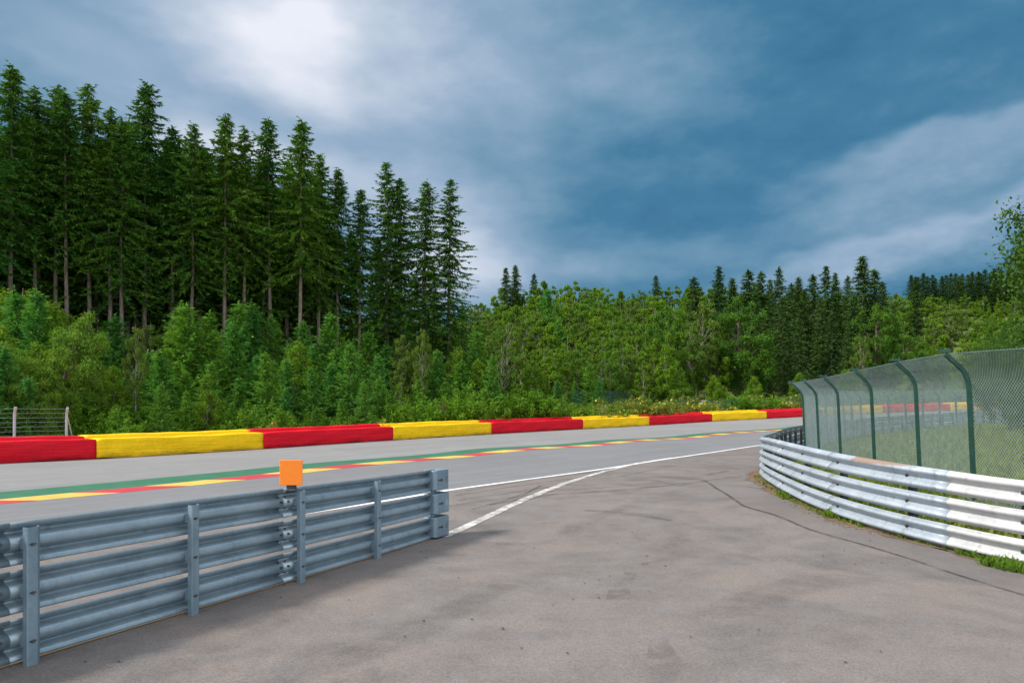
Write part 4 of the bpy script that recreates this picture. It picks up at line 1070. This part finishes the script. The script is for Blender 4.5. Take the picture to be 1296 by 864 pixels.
# far ridge: light green band with dark spruces above
for k in range(15):
    px = 1120+k*14+rng.uniform(-4, 4); kd = 'slope_tree' if k % 3 else 'bright_tree'; plant_px(kd, NM[kd], px, 262+rng.uniform(-14, 24), 374+rng.uniform(-4, 6), wide=1.5, info='band')
for k in range(15):
    px = 1125+k*14+rng.uniform(-4, 4); plant_px('slope_tree', 'broadleaf_tree', px, 205+rng.uniform(-14, 14), 390+rng.uniform(-6, 8), wide=1.5, info='band')
for k in range(34):
    px = 1152+k*5.6+rng.uniform(-1.5, 1.5); plant_px('far_spruce', 'spruce_tree', px, 318+rng.uniform(-8, 18), np.interp(px, [1150, 1200, 1260, 1300], [350, 345, 340, 338])+rng.uniform(-3, 6), wide=1.25, info='ridge')
# right: broad trees behind the debris fence
PROTO['near_broad'] = []
for i in range(2):
    proto('near_broad', 10, broadleaf(500+i, 10, 6.8, .12, 170, 52000, .062, .036, clump=.17, shell=.55, limbs=.4), 'bark_grey', 'leaf_n')
plant('near_broad', 'broadleaf_tree', 19.45, 20.5, 12.2, wide=.9, var=0, rz=.5, info='near')
for px, d, top, w_ in ((1278, 40, 420, .9), (1316, 34, 400, 1.0), (1296, 54, 396, .85), (1252, 60, 424, .75), (1322, 27, 440, .9)):
    plant_px('near_broad', 'broadleaf_tree', px, d, top, wide=w_, info='nearb')
# grass and weeds: uncountable blades, one object each
def blades(name, pts, hh, material, lw=.006):
    n = len(pts); r = np.random.default_rng(len(pts)); z = zg(pts[:, 0], pts[:, 1])
    b = np.c_[pts, z]; A = unit(np.c_[r.normal(0, .38, (n, 2)), np.ones(n)])*(hh*r.uniform(.5, 1.3, n))[:, None]
    B = unit(np.cross(A, r.normal(size=(n, 3))))*(lw*r.uniform(.7, 1.4, n))[:, None]
    bend = np.c_[r.normal(0, .25, (n, 2))*np.asarray(hh)[..., None] if np.ndim(hh) else r.normal(0, .25, (n, 2))*hh, np.zeros(n)]
    V = np.stack([b-B, b+B, b+A*.6+B*.6, b+A*1.0+bend], 1).reshape(-1, 3)
    mb = MB(); mb.quads(V); return tag(mb.build(name, material), kind='stuff')
def along(s0, s1, n, lo, hi):
    s = rng.uniform(s0, s1, n); o = rng.uniform(lo, hi, n); P = np.c_[np.interp(s, SR, RAIL[:, 0]), np.interp(s, SR, RAIL[:, 1])]; N = np.c_[np.interp(s, SR, Nl[:, 0]), np.interp(s, SR, Nl[:, 1])]
    return P+N*o[:, None]
pts = []; hs = []
for s0, s1, n, lo, hi, h in ((rs_of_px(1325), rs_of_px(1268), 900, -.05, .40, .13), (rs_of_px(1255), rs_of_px(1215), 330, -.05, .13, .10), (rs_of_px(1205), rs_of_px(1120), 120, -.05, .06, .08), (rs_of_px(1100), rs_of_px(1060), 190, -.02, .12, .10), (rs_of_px(1064), rs_of_px(1055), 130, 0, .16, .14), (rs_of_px(1055), rs_of_px(990), 380, -.05, .18, .08), (rs_of_px(1008), rs_of_px(997), 130, .02, .24, .13), (rs_of_px(990), rs_of_px(966), 150, 0, .25, .09), (rs_of_px(1150), rs_of_px(1145), 22, 0, .05, .2)):
    a, b = min(s0, s1), max(s0, s1); q = along(a, b, n, lo, hi); pts.append(q); hs.append(np.full(n, h))
P = np.concatenate(pts); blades('weed_grass', P, np.concatenate(hs), M['weed'])
q1 = along(0, 40, 26000, -3.6, -.12)
n = 60000; q2 = np.c_[rng.uniform(6, 40, n), rng.uniform(8, 48, n)]
fx = np.interp(q2[:, 1], [p[1] for p in F1+F2], [p[0] for p in F1+F2]); q2 = q2[(q2[:, 0] > fx-.5) & (q2[:, 0] < q2[:, 1]*.80+3)]
P = np.concatenate([q1, q2]); hh = np.where(np.arange(len(P)) < len(q1), .22, .28)
blades('grass', P, hh, M['grassb'], .009)
# grit, leaf litter and pebbles
def bits(name, P, sz, material):
    mb = MB(); r = np.random.default_rng(len(P))
    ico = [(0, 0, 1), (.9, 0, .2), (.3, .85, .1), (-.75, .5, .15), (-.7, -.55, .1), (.3, -.9, .2), (0, 0, -.3)]
    fs = [(0, 1, 2), (0, 2, 3), (0, 3, 4), (0, 4, 5), (0, 5, 1), (6, 2, 1), (6, 3, 2), (6, 4, 3), (6, 5, 4), (6, 1, 5)]
    Z = zg(P[:, 0], P[:, 1])
    for p, z in zip(P, Z):
        s = sz*r.uniform(.5, 1.4); a = r.uniform(0, 6.28); c, s_ = math.cos(a), math.sin(a)
        V = [(p[0]+s*(x*c-y*s_)*r.uniform(.8, 1.2), p[1]+s*(x*s_+y*c)*r.uniform(.8, 1.2), z+.018+s*.3+s*.55*zq) for x, y, zq in ico]
        mb.add(V, fs)
    return tag(mb.build(name, material), kind='stuff')
cl = [gp(*p) for p in ((567, 854), (512, 808), (660, 822), (597, 806-20), (470, 792-12), (638, 762), (636, 798), (725, 760), (772, 730), (800, 675), (676, 695), (592, 692), (580, 712), (533, 700), (360, 742), (310, 730), (150, 840), (108, 840), (355, 758), (771, 731), (660, 823), (740, 740), (1010, 735), (842, 718), (960, 800))]
extra_ = np.c_[rng.uniform(-3.5, 5, 40), rng.uniform(4.2, 12, 40)]
bits('pebbles', np.concatenate([np.array(cl), extra_]), .013, M['stone'])
bits('leaf_litter', along(rs_of_px(1130), rs_of_px(966)+2.2, 420, .0, .34), .017, M['twig'])

# ------------------------------------------------------------------ labels of the plants
CATS = {'spruce_tree': 'spruce', 'young_conifer': 'young conifer', 'birch_tree': 'birch', 'sallow_tree': 'sallow', 'bushy_tree': 'bushy tree', 'broadleaf_tree': 'broadleaf tree', 'aspen_tree': 'aspen', 'shrub': 'shrub', 'broom_bush': 'broom'}
def sec_of(px):
    for i, (a, b, c, p0, p1) in enumerate(SECTIONS):
        if i >= 2 and p0 <= px < p1 and i <= 9: return names[i]+' barrier section'
    return 'leftmost red barrier section' if px < 150 else None
def ordl(seq, base, where):
    for i, q in enumerate(seq): q['e']['label'] = base % ordn[i] if len(seq) > 1 else base % 'only'
from collections import defaultdict
G = defaultdict(list)
for p in PLANTS:
    p['e']['category'] = CATS[p['e'].name.split('.')[0]]
    G[p['info']].append(p)
def base_name(p): return p['e'].name.split('.')[0]
def by_section(lst, fmt, group, shared=False):
    B = defaultdict(list)
    for p in lst: B[(sec_of(p['px']), p['px'] < 0)].append(p)
    for (s, off), ps in B.items():
        ps.sort(key=lambda p: p['px'])
        for i, p in enumerate(ps):
            wh = s or 'debris fence'
            p['e']['group'] = group if not shared else group+' above the '+wh
            if shared: p['e']['label'] = fmt % wh
            else: p['e']['label'] = fmt % (ordn[i], wh)
fr_ = [p for p in G['front'] if p['px'] > 0]
by_section(fr_, 'tall front row spruce, bare below, %s from left above the %s', 'tall spruces in the front row of the stand')
for p in G['front']:
    if p['px'] <= 0: p['e']['label'] = 'tall front row spruce at the far left end of the stand, beyond the photo edge'; p['e']['group'] = 'spruces past the left end of the stand'
for p, q in zip(sorted(G['open'], key=lambda p: p['px']), ('brownish thin crowned spruce, first of the four at the open right end of the stand', 'slim ragged spruce, second of the four at the open right end of the stand', 'gappy spruce next to last at the open right end of the tall stand', 'last spruce of the tall stand, with open crown against the sky, at its right end')):
    p['e']['label'] = q; p['e']['group'] = 'tall spruces in the front row of the stand'
by_section(G['stand0'], 'dark spruce just behind the front row of the stand, above the %s', 'spruces just behind the front row', True)
by_section(G['stand1'], 'dark spruce deep inside the shaded stand, its trunk above the %s', 'spruces deep in the stand', True)
for p in G['end']: p['e']['label'] = 'low dark spruce behind the thin trunks at the open right end of the stand'; p['e']['group'] = 'low dark spruces behind the open end of the stand'
DESC = {'sallow_tree': 'drooping yellow green sallow', 'bushy_tree': 'bushy mid green young tree', 'young_conifer': 'blue green feathery young conifer', 'birch_tree': 'slender pale stemmed birch', 'aspen_tree': 'bright green narrow aspen', 'broadleaf_tree': 'rounded green broadleaf tree', 'spruce_tree': 'dark pointed spruce'}
PLACE = {'ytop': 'right below the spruce trunks', 'ymid': 'midway down the young growth', 'ylow': 'low in the young growth', 'yfoot': 'at the barrier foot'}
for key, wh in PLACE.items():
    K = defaultdict(list)
    for p in G[key]: K[base_name(p)].append(p)
    for nm, ps in K.items():
        by_section(ps, DESC[nm].split(' ', 1)[0]+' '+DESC[nm].split(' ')[-1]+' '+wh+', %s from left above the %s', 'young trees between barrier and spruce stand')
for p, q in zip(sorted(G['slim'], key=lambda p: p['px']), ('very slim bare stemmed birch in front of the young growth above the largest yellow section', 'slim white stemmed birch at the foot of the open end of the spruce stand')): p['e']['label'] = q
for p in G['sallow1']: p['e']['label'] = 'large leaning sallow with bent pale stem above the short wire fence'
by_section(G['edge'], 'low bright green shrub, %s from left along the top of the %s', 'low shrubs along the back of the barrier')
K = defaultdict(list)
for p in G['broom']:
    if p['kind'] == 'shrub': p['e'].name = 'shrub'; p['e']['category'] = 'shrub'
    K[p['kind']].append(p)
by_section(K['broom'], 'yellow flowering broom bush, %s from left behind the %s', 'flowering broom bushes behind the barrier')
by_section(K['shrub'], 'green shrub among the flowering broom, %s from left behind the %s', 'shrubs among the broom')
by_section(G['lone'], 'small flowering broom behind the barrier, %s from left at the %s', 'small broom bushes along the barrier')
HT = ['at the foot of', 'low on', 'midway up', 'high on', 'near the top of', 'along the skyline of']
for k in range(6):
    K = defaultdict(list)
    for p in G['slope%d' % k]: K[base_name(p)].append(p)
    for nm, ps in K.items(): by_section(ps, DESC[nm].split(' ', 1)[0]+' '+DESC[nm].split(' ')[-1]+' '+HT[k]+' the wooded slope above the %s', DESC[nm]+' '+HT[k]+' the slope', True)
for p, q in zip(sorted(G['skyline'], key=lambda p: p['px']), ('left one of the close pair of dark spruces on the skyline beside the tall stand', 'taller right one of the close pair of dark spruces on the skyline beside the stand', 'single small dark spruce on the skyline just right of the spruce pair', 'lone dark spruce tip on the skyline in the middle of the wooded slope')): p['e']['label'] = q
for i, p in enumerate(sorted([p for p in G['right'] if p['d'] < 119 and p['d'] >= 110], key=lambda p: p['px'])):
    p['e']['label'] = 'dark pointed spruce standing out on the skyline right of the middle, %s from left' % ordn[i]; p['e']['group'] = 'pointed spruces right of the middle'
for p in G['right']:
    if 'label' not in p['e']: p['e']['label'] = 'dark spruce filling in between the pointed skyline spruces right of the middle'; p['e']['group'] = 'dark spruces filling in right of the middle'
K = defaultdict(list)
for p in G['rfront']: K[base_name(p)].append(p)
for nm, ps in K.items():
    for i, p in enumerate(sorted(ps, key=lambda p: p['px'])):
        p['e']['label'] = DESC[nm]+' in front of the dark right hand spruces, %s from left' % ordn[i]; p['e']['group'] = 'trees in front of the dark spruces on the right'
for p in G['redge']: p['e']['label'] = 'low shrub at the edge of the wood seen through the debris fence'; p['e']['group'] = 'low shrubs seen through the debris fence'
for p in G['band']: p['e']['label'] = ('light green tree' if base_name(p) == 'broadleaf_tree' else 'bright narrow aspen')+' in the pale band below the far spruce ridge'; p['e']['group'] = base_name(p).replace('_', ' ')+'s below the far ridge'
for p in G['ridge']: p['e']['label'] = 'far dark spruce in the even row on the distant ridge at right'; p['e']['group'] = 'spruces in the row on the far ridge'
for p in G['near']: p['e']['label'] = 'large near broadleaf tree with leafy edge rising above the debris fence at far right'
for i, p in enumerate(sorted(G['nearb'], key=lambda p: p['px'])):
    p['e']['label'] = 'leafy green tree behind the upper edge of the debris fence, %s from left' % ordn[i]; p['e']['group'] = 'leafy trees behind the debris fence'
print('plants', len(PLANTS), {k: len(v) for k, v in G.items()})
